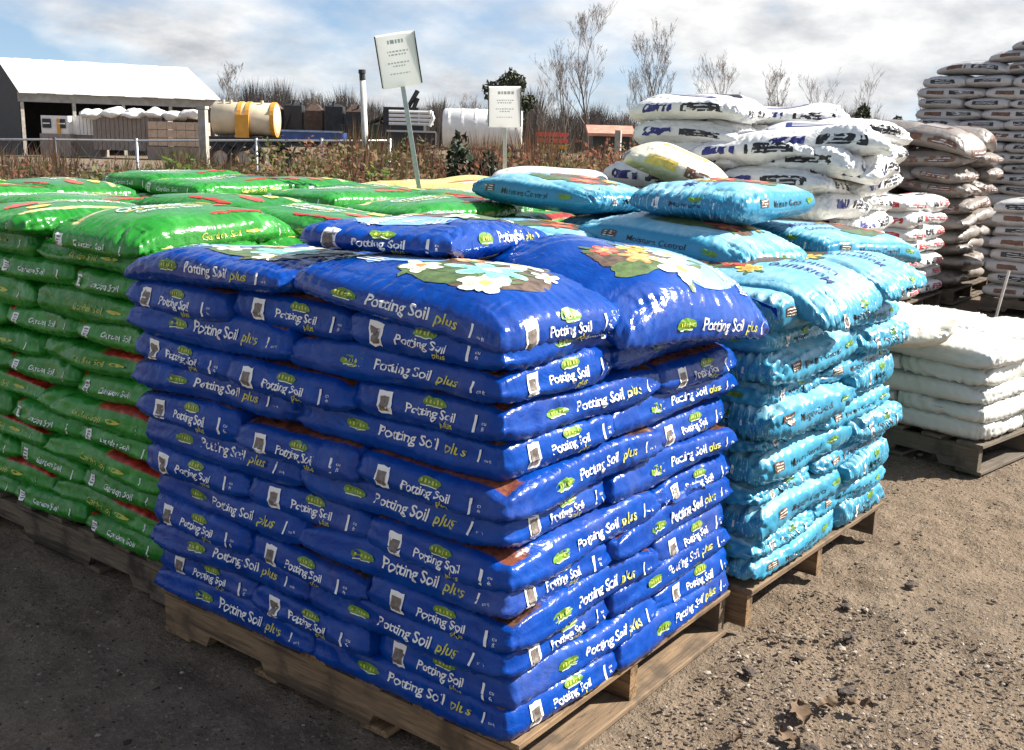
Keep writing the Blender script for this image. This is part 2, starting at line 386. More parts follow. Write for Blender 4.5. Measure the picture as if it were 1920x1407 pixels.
_tcache = {}
def text2d(txt, size=1.0, shear=0.0, bold=0.0, tight=1.0):
    key = (txt, shear, bold, tight)
    if key not in _tcache:
        cu = bpy.data.curves.new('t', 'FONT'); cu.body = txt; cu.size = 1; cu.shear = shear; cu.offset = bold; cu.resolution_u = 2
        cu.align_x = 'CENTER'; cu.align_y = 'CENTER'; cu.space_character = tight
        o = bpy.data.objects.new('t', cu); COL.objects.link(o); dg = bpy.context.evaluated_depsgraph_get(); dg.update()
        me = o.evaluated_get(dg).to_mesh(); bm = bmesh.new(); bm.from_mesh(me)
        xs = [v.co.x for v in bm.verts]; ys = [v.co.y for v in bm.verts]
        for ax, lo, hi, st in ((1, min(ys), max(ys), .28), (0, min(xs), max(xs), .9)):
            n = int((hi-lo)/st)+1
            for i in range(1, n):
                co = [0, 0, 0]; no = [0, 0, 0]; co[ax] = lo+i*(hi-lo)/n; no[ax] = 1
                bmesh.ops.bisect_plane(bm, geom=bm.verts[:]+bm.edges[:]+bm.faces[:], plane_co=co, plane_no=no)
        bm.verts.index_update()
        V = np.array([(v.co.x, v.co.y) for v in bm.verts]); F = [tuple(v.index for v in f.verts) for f in bm.faces]
        bm.free(); o.evaluated_get(dg).to_mesh_clear(); bpy.data.objects.remove(o); bpy.data.curves.remove(cu)
        _tcache[key] = (V, F)
    V, F = _tcache[key]; return V*size, F
def rect2d(w, h, nx=4, ny=6, rough=0):
    V = [((i/nx-.5)*w, (j/ny-.5)*h) for j in range(ny+1) for i in range(nx+1)]
    F = [(j*(nx+1)+i, j*(nx+1)+i+1, (j+1)*(nx+1)+i+1, (j+1)*(nx+1)+i) for j in range(ny) for i in range(nx)]
    return np.array(V), F
def disc2d(rx, ry, n=20, rings=3, wob=0, seed=0, petals=0, depth=.35):
    r = random.Random(seed); ph = [r.uniform(0, 6.28) for _ in range(4)]
    V = [(0, 0)]; F = []
    for k in range(1, rings+1):
        for i in range(n):
            t = 2*math.pi*i/n; q = 1+wob*(math.sin(3*t+ph[0])+.6*math.sin(5*t+ph[1])+.4*math.sin(9*t+ph[2]))/2
            if petals: q *= 1-depth*(.5+.5*math.cos(petals*t+ph[3]))**2
            V.append((rx*q*k/rings*math.cos(t), ry*q*k/rings*math.sin(t)))
    for i in range(n): F.append((0, 1+i, 1+(i+1) % n))
    for k in range(rings-1):
        for i in range(n): F.append((1+k*n+i, 1+(k+1)*n+i, 1+(k+1)*n+(i+1) % n, 1+k*n+(i+1) % n))
    return np.array(V), F
class Decal:
    """flat print laid on a bag's film"""
    def __init__(s, bag): s.bag = bag; s.V = []; s.F = []; s.mi = []; s.mats = []; s.layer = 0
    def put(s, geo, face, x, y, mat, off=.0016, rot=0):
        V, F = geo; b = s.bag
        if rot: ca, sa = math.cos(rot), math.sin(rot); V = V@np.array([[ca, sa], [-sa, ca]])
        ux = {'F': b.a, 'K': b.a, 'L': b.b, 'R': b.b, 'T': b.a}[face]*.97; vy = (b.b*.97 if face == 'T' else b.c*1.02)
        u = (V[:, 0]+x)/ux; v = (V[:, 1]+y)/vy
        if mat not in s.mats: s.mats.append(mat)
        base = sum(len(q[1]) for q in s.V); s.V.append((face, np.clip(u, -.995, .995), np.clip(v, -.98, .98), off)); s.F += [tuple(base+i for i in f) for f in F]; s.mi += [s.mats.index(mat)]*len(F); return s
    def mesh(s, name):
        b = s.bag; me = bpy.data.meshes.new(name); n_all = sum(len(q[1]) for q in s.V); out = np.zeros((n_all, 3))
        for face in set(q[0] for q in s.V):                       # evaluate the film once for each side of the bag
            sel, U, Vv, O, k = [], [], [], [], 0
            for f, u, v, off in s.V:
                if f == face: sel.append(np.arange(k, k+len(u))); U.append(u); Vv.append(v); O.append(np.full(len(u), off))
                k += len(u)
            sel, u, v, off = (np.concatenate(t) for t in (sel, U, Vv, O)); o = np.ones(len(u))
            mk = {'F': lambda u, v: (u, -o, v), 'K': lambda u, v: (-u, o, v), 'L': lambda u, v: (-o, -u, v), 'R': lambda u, v: (o, u, v), 'T': lambda u, v: (u, v, o)}[face]
            ev = lambda u, v: b(np.stack(mk(u, v), 1)); e = .02
            n = np.cross(ev(u+e, v)-ev(u-e, v), ev(u, v+e)-ev(u, v-e)); n /= np.linalg.norm(n, axis=1)[:, None]+1e-12
            out[sel] = ev(u, v)+n*off[:, None]
        me.from_pydata(out.tolist(), [], s.F)
        for m in s.mats: me.materials.append(m)
        me.polygons.foreach_set('material_index', np.array(s.mi, dtype=np.int32)); me.update(); return me

def barcode(d, face, x, y, w=.042, h=.060):
    d.put(rect2d(w, h), face, x, y, M_WHITE, .0016); d.put(rect2d(w*.66, h*.66), face, x-.001, y-.003, M_BARC, .0026)
def logo_blue(d, face, x, y, w=.032, h=.0125):
    d.put(disc2d(w*1.12, h*1.02, 18, 2, .06, 3), face, x, y, M_LOGO, .0016)
    for i in range(5): d.put(rect2d(.005, .007+.003*(i % 2), 1, 2), face, x-.022+i*.011, y+.001, M_YEL, .0026)
    d.put(rect2d(w*1.5, .0022, 6, 1), face, x, y-h*.78, M_WHITE, .0026)
def prints_blue(b, rs):
    """lettering, logo, barcode meshes of a blue bag (all four sides)"""
    t, l, c = Decal(b), Decal(b), Decal(b)
    for f in 'LR':
        j = rs.uniform(-.008, .008); dy = rs.uniform(-.003, .003)
        barcode(c, f, -.125+j, .0+dy); logo_blue(l, f, .02+j, .026+dy)
        t.put(text2d('Potting Soil', .036, 0, .012, .92), f, .012+j, -.003+dy, M_WHITE); t.put(text2d('plus', .024, .2, .012), f, .062+j, -.026+dy, M_YEL)
        t.put(text2d('1', .062, 0, .01), f, .145+j, -.004+dy, M_WHITE); t.put(text2d('cu', .015), f, .170+j, .004+dy, M_WHITE); t.put(text2d('ft', .015), f, .170+j, -.012+dy, M_WHITE)
    for f in 'FK':
        j = rs.uniform(-.02, .02); dy = rs.uniform(-.004, .008)
        logo_blue(l, f, -.125+j, .008+dy, .036, .015)
        t.put(text2d('Potting Soil', .043, .12, .012, .95), f, .035+j, .008+dy, M_WHITE); t.put(text2d('plus', .040, .25, .012), f, .175+j, .006+dy, M_YEL)
        t.put(text2d('1', .050, .2, .008), f, .245+j, .004+dy, M_WHITE); t.put(text2d('cu ft', .012), f, .275+j, -.002+dy, M_WHITE)
    return t.mesh('lettering'), l.mesh('brand_logo'), c.mesh('barcode_label')
_shade = {}
def lighter(m):
    if m.name not in _shade:
        _shade[m.name] = noisy(m.name+'_inner', {'white_petals': (.55, .60, .44), 'mint_petals': (.18, .52, .40), 'yellow_petals': (.70, .38, .05), 'coral_petals': (.72, .22, .13), 'orange_petals': (.78, .45, .16)}.get(m.name, (.5, .5, .4)), .35, .45, 60, .02)
    return _shade[m.name]
def flower(d, x, y, r, m, m2, petals, seed, asp=1.0):
    q = random.Random(seed)
    for i in range(3):
        a = q.uniform(0, 6.28); d.put(disc2d(r*.55, r*.17, 14, 2, .15, seed+i), 'T', x+math.cos(a)*r*.95, y+math.sin(a)*r*.95, M_LEAF, .0021, rot=a)
    d.put(disc2d(r, r*asp*q.uniform(.75, 1), 48, 6, .16, seed, petals, .50), 'T', x, y, m, .0024)
    d.put(disc2d(r*.70, r*.66*asp, 40, 4, .18, seed+5, petals, .55), 'T', x+r*.05, y-r*.04, lighter(m), .0029, rot=.5)
    d.put(disc2d(r*.22, r*.20*asp, 12, 2, .25, seed+1), 'T', x+r*.04, y, m2, .0034)
def picture_blue(b, seed):
    d = Decal(b); r = random.Random(seed)
    d.put(disc2d(.185, .19, 36, 7, .14, seed), 'T', .12, .0, M_SOIL, .0012)
    d.put(disc2d(.13, .06, 24, 5, .2, seed+5), 'T', .06, -.12, M_LEAF, .0016)
    d.put(disc2d(.12, .15, 24, 5, .25, seed+6), 'T', -.17, .02, M_SKYP, .0014)
    flower(d, .20, -.125, .072, M_PET_W, M_PET_Y, 5, seed); flower(d, .13, -.02, .115, M_PET_T, M_PET_W, 6, seed+3)
    flower(d, .10, .125, .085, M_PET_W, M_PET_Y, 5, seed+7); flower(d, .235, .085, .05, M_PET_W, M_PET_Y, 6, seed+9); flower(d, -.02, -.10, .06, M_PET_W, M_PET_O, 5, seed+11); flower(d, -.01, .06, .05, M_PET_O, M_PET_Y, 5, seed+13)
    for t, z, y in (('Potting Soil', .075, .06), ('plus', .055, -.02)):
        d.put(text2d(t, z, .1, .01), 'T', -.175, y, M_WHITE, .003)
    for i in range(3): d.put(rect2d(.10, .006, 6, 1), 'T', -.19, -.085-.016*i, M_WHITE, .003)
    return d.mesh('printed_flower_picture')
def picture_blue_wide(b, seed):
    d = Decal(b); p0 = d.put; d.put = lambda g, f, x, y, *a, **k: p0(g, f, x, y-.085, *a, **k)
    d.put(disc2d(.22, .17, 36, 7, .10, seed), 'T', .09, .03, M_SKYP, .0012); d.put(disc2d(.16, .07, 30, 5, .2, seed+2), 'T', -.12, .06, M_SOIL, .0016); d.put(disc2d(.10, .04, 24, 4, .2, seed+4), 'T', -.19, -.02, M_LEAF, .0018)
    flower(d, -.03, -.05, .095, M_PET_W, M_PET_Y, 6, seed); flower(d, -.12, .03, .062, M_PET_O, M_PET_Y, 6, seed+1); flower(d, -.06, .10, .055, M_PET_Y, M_PET_O, 5, seed+2); flower(d, .05, .06, .07, M_PET_W, M_PET_Y, 5, seed+3); flower(d, -.17, .11, .05, M_PET_R, M_PET_Y, 5, seed+4); flower(d, .03, .15, .045, M_PET_Y, M_PET_W, 6, seed+6)
    d.put(text2d('Potting Soil', .07, .1, .01), 'T', .235, .0, M_WHITE, .003, rot=-math.pi/2); d.put(text2d('plus', .055, .1, .01), 'T', .165, -.05, M_PET_W, .003, rot=-math.pi/2)
    return d.mesh('printed_flower_picture')
def prints_lblue(b, rs):
    t, c = Decal(b), Decal(b)
    for f in 'LR':
        j = rs.uniform(-.01, .01)
        c.put(rect2d(.032, .045), f, -.10+j, 0, M_WHITE, .0016); c.put(rect2d(.02, .024), f, -.10+j, -.004, M_BARC, .0026)
        t.put(text2d('Moisture', .034, 0, .006), f, .015+j, -.002, M_BLACKINK); t.put(disc2d(.03, .010, 14, 2, .1, 2), f, .05+j, .026, M_LOGO)
        t.put(rect2d(.008, .034, 1, 4), f, .125+j, 0, M_PET_W)
    for f in 'FK':
        j = rs.uniform(-.03, .03)
        t.put(text2d('Moisture Control', .036, .1, .006), f, -.02+j, .004, M_BLACKINK); t.put(disc2d(.036, .013, 14, 2, .1, 2), f, .20+j, .010, M_LOGO)
        c.put(rect2d(.062, .030, 5, 4), f, -.225+j, .012, M_BROWNINK, .0016)
        for i in range(3): c.put(rect2d(.048, .003, 4, 1), f, -.225+j, .020-.009*i, M_PET_W, .0026)
    return t.mesh('lettering'), None, c.mesh('barcode_label')
def picture_lblue(b, seed):
    d = Decal(b)
    d.put(disc2d(.15, .13, 30, 6, .2, seed), 'T', .12, -.02, M_SOIL, .0012)
    d.put(disc2d(.12, .05, 24, 4, .3, seed+2), 'T', .03, -.12, M_LEAF, .0018)
    flower(d, .17, -.06, .07, M_PET_R, M_PET_O, 5, seed); flower(d, .09, .06, .055, M_PET_R, M_PET_Y, 5, seed+1); flower(d, .0, .10, .05, M_PET_Y, M_PET_O, 6, seed+2); flower(d, .20, .08, .045, M_PET_O, M_PET_Y, 5, seed+4)
    d.put(text2d('Moisture', .075, .1, .004), 'T', -.17, .03, M_BLUEINK, .003); d.put(text2d('Control', .06, .1, .004), 'T', -.17, -.05, M_BLUEINK, .003)
    return d.mesh('printed_flower_picture')
def prints_green(b, rs):
    t, c = Decal(b), Decal(b)
    for f in 'LR':
        j = rs.uniform(-.01, .01)
        c.put(rect2d(.030, .044), f, -.155+j, .004, M_WHITE, .0016)
        for i in range(3): c.put(rect2d(.02, .006, 2, 1), f, -.155+j, -.008+.012*i, M_BARC, .0026)
        t.put(text2d('Garden Soil', .034, 0, .006), f, .0+j, 0, M_WHITE); t.put(text2d('1', .055, .05, .004), f, .15+j, -.004, M_WHITE)
    for f in 'FK':
        j = rs.uniform(-.02, .02)
        t.put(text2d('Garden Soil', .034, .1, .005), f, -.02+j, .0, M_YEL); t.put(text2d('1', .045, .1, .005), f, .24+j, -.004, M_WHITE)
        t.put(disc2d(.04, .008, 14, 2, .1, 2), f, .12+j, .004, M_YEL)
    return t.mesh('lettering'), None, c.mesh('barcode_label')
def picture_green(b, seed):
    d = Decal(b)
    d.put(text2d('Organic', .085, .25, .006), 'T', -.08, .05, M_WHITE, .003); d.put(text2d('Garden Soil', .055, .15, .004), 'T', -.06, -.03, M_WHITE, .003)
    d.put(rect2d(.36, .010, 20, 1), 'T', -.02, .015, M_PET_Y, .0024); d.put(disc2d(.085, .032, 26, 4, .1, seed), 'T', .22, -.02, M_PET_R, .0024)
    d.put(disc2d(.05, .03, 20, 3, .2, seed+1), 'T', .20, .09, M_PET_Y, .0024)
    for i in range(3): d.put(disc2d(.045, .020, 18, 3, .25, seed+i), 'T', .05+.085*i, -.175+.008*(i % 2), M_REDINK, .0022)
    return d.mesh('printed_vegetable_picture')
def prints_white(panel, accent):
    def f(b, rs):
        t = Decal(b); a, c = b.a, b.c
        for s in 'FK':
            t.put(rect2d(a*.72, c*.62, 14, 4), s, a*.34, .1*c, panel, .002); t.put(rect2d(a*.5, c*.62, 10, 4), s, -a*.42, .1*c, accent, .002)
            for i in range(2): t.put(rect2d(a*.5, c*.08, 8, 1), s, a*.34, .22*c-.26*c*i, M_INK, .003)
        for s in 'LR':
            t.put(rect2d(b.b*1.1, c*.62, 12, 4), s, 0, .1*c, panel, .002)
            for i in range(2): t.put(rect2d(b.b*.8, c*.08, 8, 1), s, 0, .22*c-.26*c*i, M_INK, .003)
        t.put(rect2d(a*.9, b.b*.30, 14, 5), 'T', a*.2, b.b*.38, panel, .002); t.put(rect2d(a*.8, b.b*.34, 14, 5), 'T', -a*.1, -b.b*.30, accent, .002)
        for i in range(3): t.put(rect2d(a*.6, b.b*.035, 10, 1), 'T', -a*.1, -b.b*(.2+.1*i), M_WHITE, .003)
        return t.mesh('printed_panel'), None, None
    return f

class Style:
    """a kind of bag: several filled shapes sharing one film, with their print"""
    def __init__(s, name, film, a, b, c, n, prints, seed, res=(44, 30, 10), **kw):
        s.name = name; s.film = film; s.prints = prints; s.a, s.b, s.c = a, b, c; s.kw = kw; s.seed = seed; s.res = res; s.var = []
        for i in range(n): s.var.append(s.make(Bag(a, b, c, seed+i*17, **kw), seed+i))
    def make(s, bag, seed, picture=None, res=None):
        me = bag.mesh('film', s.film, *(res or s.res)); rs = random.Random(seed)
        pr = s.prints(bag, rs) if s.prints else (None, None, None)
        return dict(bag=bag, mesh=me, prints=[p for p in pr if p], pic=picture(bag, seed) if picture else None)
    def place(s, var, loc, rot, prints=True):
        o = inst(s.name, var['mesh'], None, loc, rot)
        if prints:
            for p in var['prints']: kind(inst(p.name.split('.')[0], p, o), 'stuff')
            if var['pic']: kind(inst(var['pic'].name.split('.')[0], var['pic'], o), 'stuff')
        return o
def seal_mesh(b, mat, seed, end=1):
    """crimped end seal of a bag: a thin wavy tongue of film with thickness"""
    r = random.Random(seed); V = []; F = []; n = 16; ph = r.uniform(0, 6)
    for i in range(n+1):
        y = (i/n-.5)*2*b.b*.86
        for k in range(4):
            q = k/3; x = end*(b.a*.985-.006+.024*q); z = -.004+.010*math.sin(9*y/b.b+ph)*q+.006*math.sin(23*y/b.b)*q-.016*q*q
            V.append((x, y, z+.0008)); 
    m = len(V); V += [(x, y, z-.0016) for x, y, z in V[:m]]
    for i in range(n):
        for k in range(3):
            a = i*4+k; q = (a, a+1, a+5, a+4); F.append(q); F.append(tuple(m+j for j in q[::-1]))
    me = bpy.data.meshes.new('end_seal'); me.from_pydata(V, [], F); me.materials.append(mat); me.update(); return me

# ------------------------------------------------------------------ pallets
def pallet(loc, rz, lx, ly, label, wood=None, inset=0, group='pallets under the bag stacks', h=.157, seed=0):
    wood = wood or M_WOOD; r = random.Random(seed)
    t = empty('pallet', (loc[0], loc[1], 0), rz); tag(t, label, 'pallet', group)
    def board(name, c, d):
        bm = bmesh.new(); bmesh.ops.create_cube(bm, size=1); bmesh.ops.scale(bm, vec=d, verts=bm.verts)
        bmesh.ops.bevel(bm, geom=bm.edges[:], offset=.003, segments=1, affect='EDGES')
        for v in bm.verts: v.co += Vector((r.uniform(-.002, .002), r.uniform(-.002, .002), r.uniform(-.001, .001)))
        me = bpy.data.meshes.new(name); bm.to_mesh(me); bm.free(); me.materials.append(wood)
        return inst(name, me, t, c, (0, 0, r.uniform(-.004, .004)))
    nb = 7; wb = .105
    for i in range(nb):
        board('deck_board', (lx/2, wb/2+i*(ly-wb)/(nb-1), h-.010), (lx*r.uniform(.99, 1.01), wb*(1.25 if i in (0, nb-1) else r.uniform(.85, 1)), .019))
    for i, y in enumerate((wb/2+inset, ly*.34+inset*.5, ly*.66, ly-wb/2)):
        board('bottom_board', (lx/2, y, .011), (lx*r.uniform(.985, 1.0), wb*(1.2 if i in (0, 3) else .9), .018))
    z0, z1 = .0205, h-.0200
    for i in range(3):
        x = .021+i*(lx-.042)/2; w = .019
        prof = [(0.004, z0), (ly*.15, z0), (ly*.165, z0+.038), (ly*.335, z0+.038), (ly*.35, z0), (ly*.65, z0), (ly*.665, z0+.038), (ly*.835, z0+.038), (ly*.85, z0), (ly-.004, z0), (ly-.004, z1), (.004, z1)]
        n = len(prof); V = [(x-w, a, b) for a, b in prof]+[(x+w, a, b) for a, b in prof]
        F = [(k, k+n, (k+1) % n+n, (k+1) % n) for k in range(n)]
        # side caps as strips (concave outline)
        cap = [(0, 1, 11), (1, 2, 11), (2, 3, 10, 11), (3, 4, 5, 6), (3, 6, 10), (6, 7, 10), (7, 8, 10), (8, 9, 10)]
        F += [c for c in cap]+[tuple(k+n for k in c[::-1]) for c in cap]
        mesh_obj('stringer', V, F, M_WOOD_S if wood is M_WOOD else M_WOODG_S, t)
    return t

ORD = ['bottom', 'second', 'third', 'fourth', 'fifth', 'sixth', 'seventh', 'eighth', 'ninth', 'tenth', 'eleventh', 'twelfth', 'thirteenth', 'fourteenth']
def rowname(k): return 'bottom layer' if k == 0 else ORD[k]+' layer up'

def stack(style, origin, rz, zs, colour, where, group, first='B', zsc=(1, 1), push=0, lean=(0, 0), jit=.008, seed=0, vis=lambda k, w: True, scale=1.0, cat='bag', seals=False, tiltamp=.012, noun='bag'):
    """five bags to a layer, three crosswise and two lengthwise, turned about in the next layer"""
    r = random.Random(seed); L, Wd = style.a*2/1.015, style.b*2/1.015
    ca, sa = math.cos(rz), math.sin(rz); made = {}
    for k, z in enumerate(zs):
        A = (k % 2 == (0 if first == 'A' else 1))
        if A:
            pos = [('l%d' % i, L/2, Wd*(i+.5), 0) for i in range(3)]+[('r0', L+Wd/2, L/2, -90), ('r1', L+Wd/2, L*1.5, -90)]
        else:
            pos = [('m%d' % i, Wd/2, L*(i+.5), -90) for i in range(2)]+[('s%d' % i, Wd+L/2, Wd*(i+.5), 0) for i in range(3)]
        for code, x, y, a in pos:
            x += lean[0]*(z-.3)+r.uniform(-jit, jit); y += lean[1]*(z-.3)+r.uniform(-jit, jit)
            if A and code in ('l0', 'r0'): y -= push
            v = style.var[r.randrange(len(style.var))]
            flip = 180 if r.random() < .5 else 0
            show = vis(k, code)
            hidden = code in ('r1', 's1', 's2') or not show
            rot = (r.uniform(-tiltamp, tiltamp), r.uniform(-tiltamp, tiltamp), rz+R(a+flip)+r.uniform(-.018, .018))
            o = style.place(v, (origin[0]+ca*x-sa*y, origin[1]+sa*x+ca*y, z+r.uniform(-.003, .003)), rot, prints=show and code not in ('s2', 'r1', 's1'))
            if seals and show and code in ('r0', 's0') and r.random() < .6:
                e = 1 if r.random() < .5 else -1
                key = (id(v), e)
                if key not in made: made[key] = seal_mesh(v['bag'], style.film, seed+len(made), e)
                inst('end_seal', made[key], o)
            o.scale = (r.uniform(.985, 1.012), r.uniform(.985, 1.012), zsc[0 if A else 1]*r.uniform(.95, 1.05))
            rn = rowname(k) if k < len(zs)-1 else 'top even layer'
            if hidden:
                tag(o, f'{colour} {noun} buried inside or behind {where}', cat, group+', hidden inside'); continue
            d = {'l0': 'short end by front corner', 'l1': 'middle short end, shaded side', 'l2': 'farthest short end, shaded side', 'm0': 'long side by front corner, shaded',
                 'm1': 'farther long side, shaded', 'r0': 'short end on sunlit right', 's0': 'long side on sunlit right'}[code]
            tag(o, f'{colour} {noun}, {rn}, {d}, {where}', cat, group)

# ------------------------------------------------------------------ ground
def ground():
    def axis(lo, hi, c, near, step):
        a = [c]; s = step; x = c
        while x < hi:
            s = step if abs(x-c) < near else s*1.22
            x += s; a.append(x)
        s = step; x = c
        while x > lo:
            s = step if abs(x-c) < near else s*1.22
            x -= s; a.insert(0, x)
        return np.array(a)
    xs, ys = axis(-900, 1300, .8, 2.6, .022), axis(-900, 1300, .2, 2.4, .022)
    X, Y = np.meshgrid(xs, ys, indexing='ij'); P = np.stack([X.ravel(), Y.ravel(), np.zeros(X.size)], 1)
    near = np.clip(1-(np.hypot(P[:, 0]-.8, P[:, 1])-3)/6, 0, 1)
    z = near*(.007*sinnoise(P, 5, 5, 9)+.0055*sinnoise(P, 6, 19, 9)+.0042*sinnoise(P, 7, 48, 12)+.0032*sinnoise(P, 8, 105, 14)*np.clip(.5+sinnoise(P, 9, 6, 6), 0, 1.5))-.012
    pal = (P[:, 0] > -.05) & (P[:, 0] < 2.5) & (P[:, 1] > -.12) & (P[:, 1] < 2.95); z = np.where(pal, np.minimum(z, -.001), z)
    z = np.minimum(z, .016)
    n, m = len(xs), len(ys); I = np.arange(n*m).reshape(n, m)
    F = np.stack([I[:-1, :-1], I[1:, :-1], I[1:, 1:], I[:-1, 1:]], -1).reshape(-1, 4)
    P[:, 2] = z
    o = mesh_obj('ground', P, F.tolist(), M_DIRT, smooth=True); kind(o, 'structure')
ground()

# ------------------------------------------------------------------ bag stacks
BW = dict(plan=10., Q=5.2, lump=.0062, wr=.0034, ridge=.009, res=(48, 34, 14))
blue = Style('potting_soil_bag', M_BLUE, .346, .231, .061, 7, prints_blue, 100, **BW)
lblue = Style('potting_mix_bag', M_LBLUE, .347, .232, .059, 5, prints_lblue, 300, plan=8, Q=4.2, fq=.62, lump=.009, wr=.006, endwr=.011, res=(60, 44, 16))
green = Style('garden_soil_bag', M_GREEN, .347, .232, .061, 5, prints_green, 500, plan=9, Q=4.6, lump=.007, wr=.0045, ridge=.011, res=(48, 34, 14))
ZS = [.200, .268, .350, .420, .505, .580, .670, .748, .846, .920, 1.010, 1.088]
PAL = (1.142, 1.366)

pallet((.022, .004), 0, *PAL, 'wooden pallet under the dark blue potting soil bags', seed=1)
stack(blue, (0, 0), 0, ZS, 'dark blue', 'front stack', 'dark blue bags stacked on the front pallet', lean=(-.02, .045), seed=11, seals=True, jit=.011, tiltamp=.016)
# loose top layer of the blue stack
def droop(f):
    def w(X, P):
        X = X.copy(); X[:, 2] += f(X[:, 0], X[:, 1]); return X
    return w
def hero(style, picture, a, b, c, seed, loc, rot, label, group, warp=None, plan=7., Q=3.1, seal=0, cat='bag', lump=.006, wr=.004, endwr=None, res=(72, 50, 16)):
    bag = Bag(a, b, c, seed, plan=plan, Q=Q, lump=lump, wr=wr, endwr=endwr, ridge=.005, warp=warp)
    v = style.make(bag, seed, picture, res)
    if style.film is M_BLUE: v['mesh'].materials[0] = M_BLUE_TOP
    if style.film is M_GREEN: v['mesh'].materials[0] = M_GREEN_TOP
    o = style.place(v, loc, tuple(R(x) for x in rot)); tag(o, label, cat, group)
    if seal: inst('end_seal', seal_mesh(bag, style.film, seed, seal), o)
    return o
gB = 'loose dark blue bags on top of the front stack'
hero(blue, picture_blue, .352, .240, .062, 41, (.205, .36, 1.182), (0, 4, -90), 'plump dark blue bag with mint flower print, on top at the near corner', gB,
     droop(lambda x, y: -.030*np.clip(x-.12, 0, 1)**2/.05-.018*np.clip(-y-.1, 0, 1)/.13), seal=0)
hero(blue, picture_blue, .352, .240, .055, 42, (.195, 1.05, 1.170), (0, -2, -91), 'dark blue bag on top at far left, its long side in shade', gB,
     droop(lambda x, y: -.020*np.clip(-x-.1, 0, 1)**2/.05))
hero(blue, picture_blue_wide, .372, .270, .070, 43, (.80, .17, 1.165), (12, 5, -7), 'broad domed dark blue bag with white flower print, on top at the right', gB,
     droop(lambda x, y: .012-.035*np.clip(np.abs(x)-.08, 0, 1)**2/.06-.05*np.clip(-y-.02, 0, 1)**2/.05), seal=1)
hero(blue, picture_blue, .347, .235, .052, 44, (.80, .70, 1.150), (0, 0, 2), 'dark blue bag lying flat beneath the topmost bag, behind the domed bag', gB)
hero(blue, picture_blue, .347, .235, .052, 45, (.81, 1.16, 1.150), (0, 0, -2), 'dark blue bag at the back of the loose top layer', gB)
hero(blue, picture_blue, .345, .228, .050, 46, (.47, .66, 1.278), (1, 1, 15), 'topmost dark blue bag lying askew in the middle of the front stack', gB,
     droop(lambda x, y: -.012*np.clip(x-.1, 0, 1)/.2))

# light blue stack behind on the right
LB = (1.205, -.050); LR = R(-2.2)
pallet(LB, LR, *PAL, 'wooden pallet under the light blue bags', inset=.17, seed=2)
stack(lblue, LB, LR, [.157+(.048 if k % 2 == 0 else .125)+.164*(k//2) for k in range(11)], 'light blue', 'stack behind', 'light blue bags stacked on the second pallet', first='A', zsc=(1.12, .82), push=.03, lean=(.03, .02), jit=.018, seed=21,
      vis=lambda k, w: w in ('l0', 'r0', 'm0', 's0') or k > 9, seals=True, tiltamp=.02)
gL = 'loose light blue bags on top of the second stack'
hero(lblue, picture_lblue, .345, .235, .066, 61, (1.60, .15, 1.085), (-4, 2, 84), 'pale light blue bag slumping over the front edge below the coral flower bag', gL, droop(lambda x, y: -.06*np.clip(-x-.12, 0, 1)**2/.04), endwr=.009)
hero(lblue, picture_lblue, .345, .235, .060, 62, (2.10, .16, 1.075), (-3, 3, 90), 'light blue bag with wrinkled end, at the right front corner under others', gL, droop(lambda x, y: -.04*np.clip(-x-.12, 0, 1)**2/.04), endwr=.010)
hero(lblue, picture_lblue, .380, .250, .070, 63, (1.80, .54, 1.190), (0, 3, -95), 'light blue bag with coral flowers, long shaded side towards the domed bag', gL, droop(lambda x, y: -.03*np.clip(x-.1, 0, 1)**2/.05), endwr=.009)
hero(lblue, picture_lblue, .345, .235, .062, 64, (2.50, .26, 1.160), (4, 3, -16), 'light blue bag with brown and yellow picture, overhanging at far right', gL, droop(lambda x, y: -.03*np.clip(x-.1, 0, 1)**2/.05), endwr=.009)
hero(lblue, picture_lblue, .345, .235, .065, 65, (1.62, 1.14, 1.155), (0, 0, -92), 'light blue bag lying lowest at the back left of the second stack', gL)
hero(lblue, picture_lblue, .345, .235, .065, 66, (2.24, 1.05, 1.165), (0, 0, 0), 'light blue bag under the two uppermost light blue bags', gL)
hero(lblue, picture_lblue, .360, .245, .070, 67, (2.00, .51, 1.325), (1, 0, 1), 'light blue bag uppermost at right, with short barcode end in shade', gL, endwr=.009)
hero(lblue, picture_lblue, .360, .245, .068, 68, (2.10, 1.34, 1.305), (0, 1, -96), 'light blue bag uppermost at left with orange print on top', gL, endwr=.009)

# green stacks on the left
GP = [(.13, 1.50), (1.42, 1.52), (1.42, 3.02), (.20, 3.02)]
for i, (gx, gy) in enumerate(GP):
    nm = ['near left stack', 'second left stack', 'farthest stack', 'far left stack'][i]
    pallet((gx, gy), 0, *PAL, ['wooden pallet under the near green stack, beside the blue one', 'wooden pallet hidden under the second green stack', 'wooden pallet hidden under the farthest green stack', 'wooden pallet under the far left green stack'][i], M_WOODG, seed=5+i)
    stack(green, (gx, gy), 0, [.157+(z-.157)*1.05 for z in ZS], 'green', nm, 'green bags in '+nm, first='A', seed=31+i, vis=(lambda k, w: w[0] in 'lm') if i in (0, 3) else (lambda k, w: k > 9), jit=.012, tiltamp=.016)
gG = 'loose green bags on top of the green stacks'
hero(green, picture_green, .352, .238, .060, 81, (.43, 1.78, 1.215), (2, -2, 3), 'plump green bag with red tomato print, on top beside the blue stack', gG, droop(lambda x, y: -.02*np.clip(np.abs(x)-.1, 0, 1)**2/.05))
hero(green, picture_green, .350, .238, .055, 82, (.40, 2.34, 1.205), (0, -1, 178), 'green bag with cream stripe lying second on the near stack', gG)
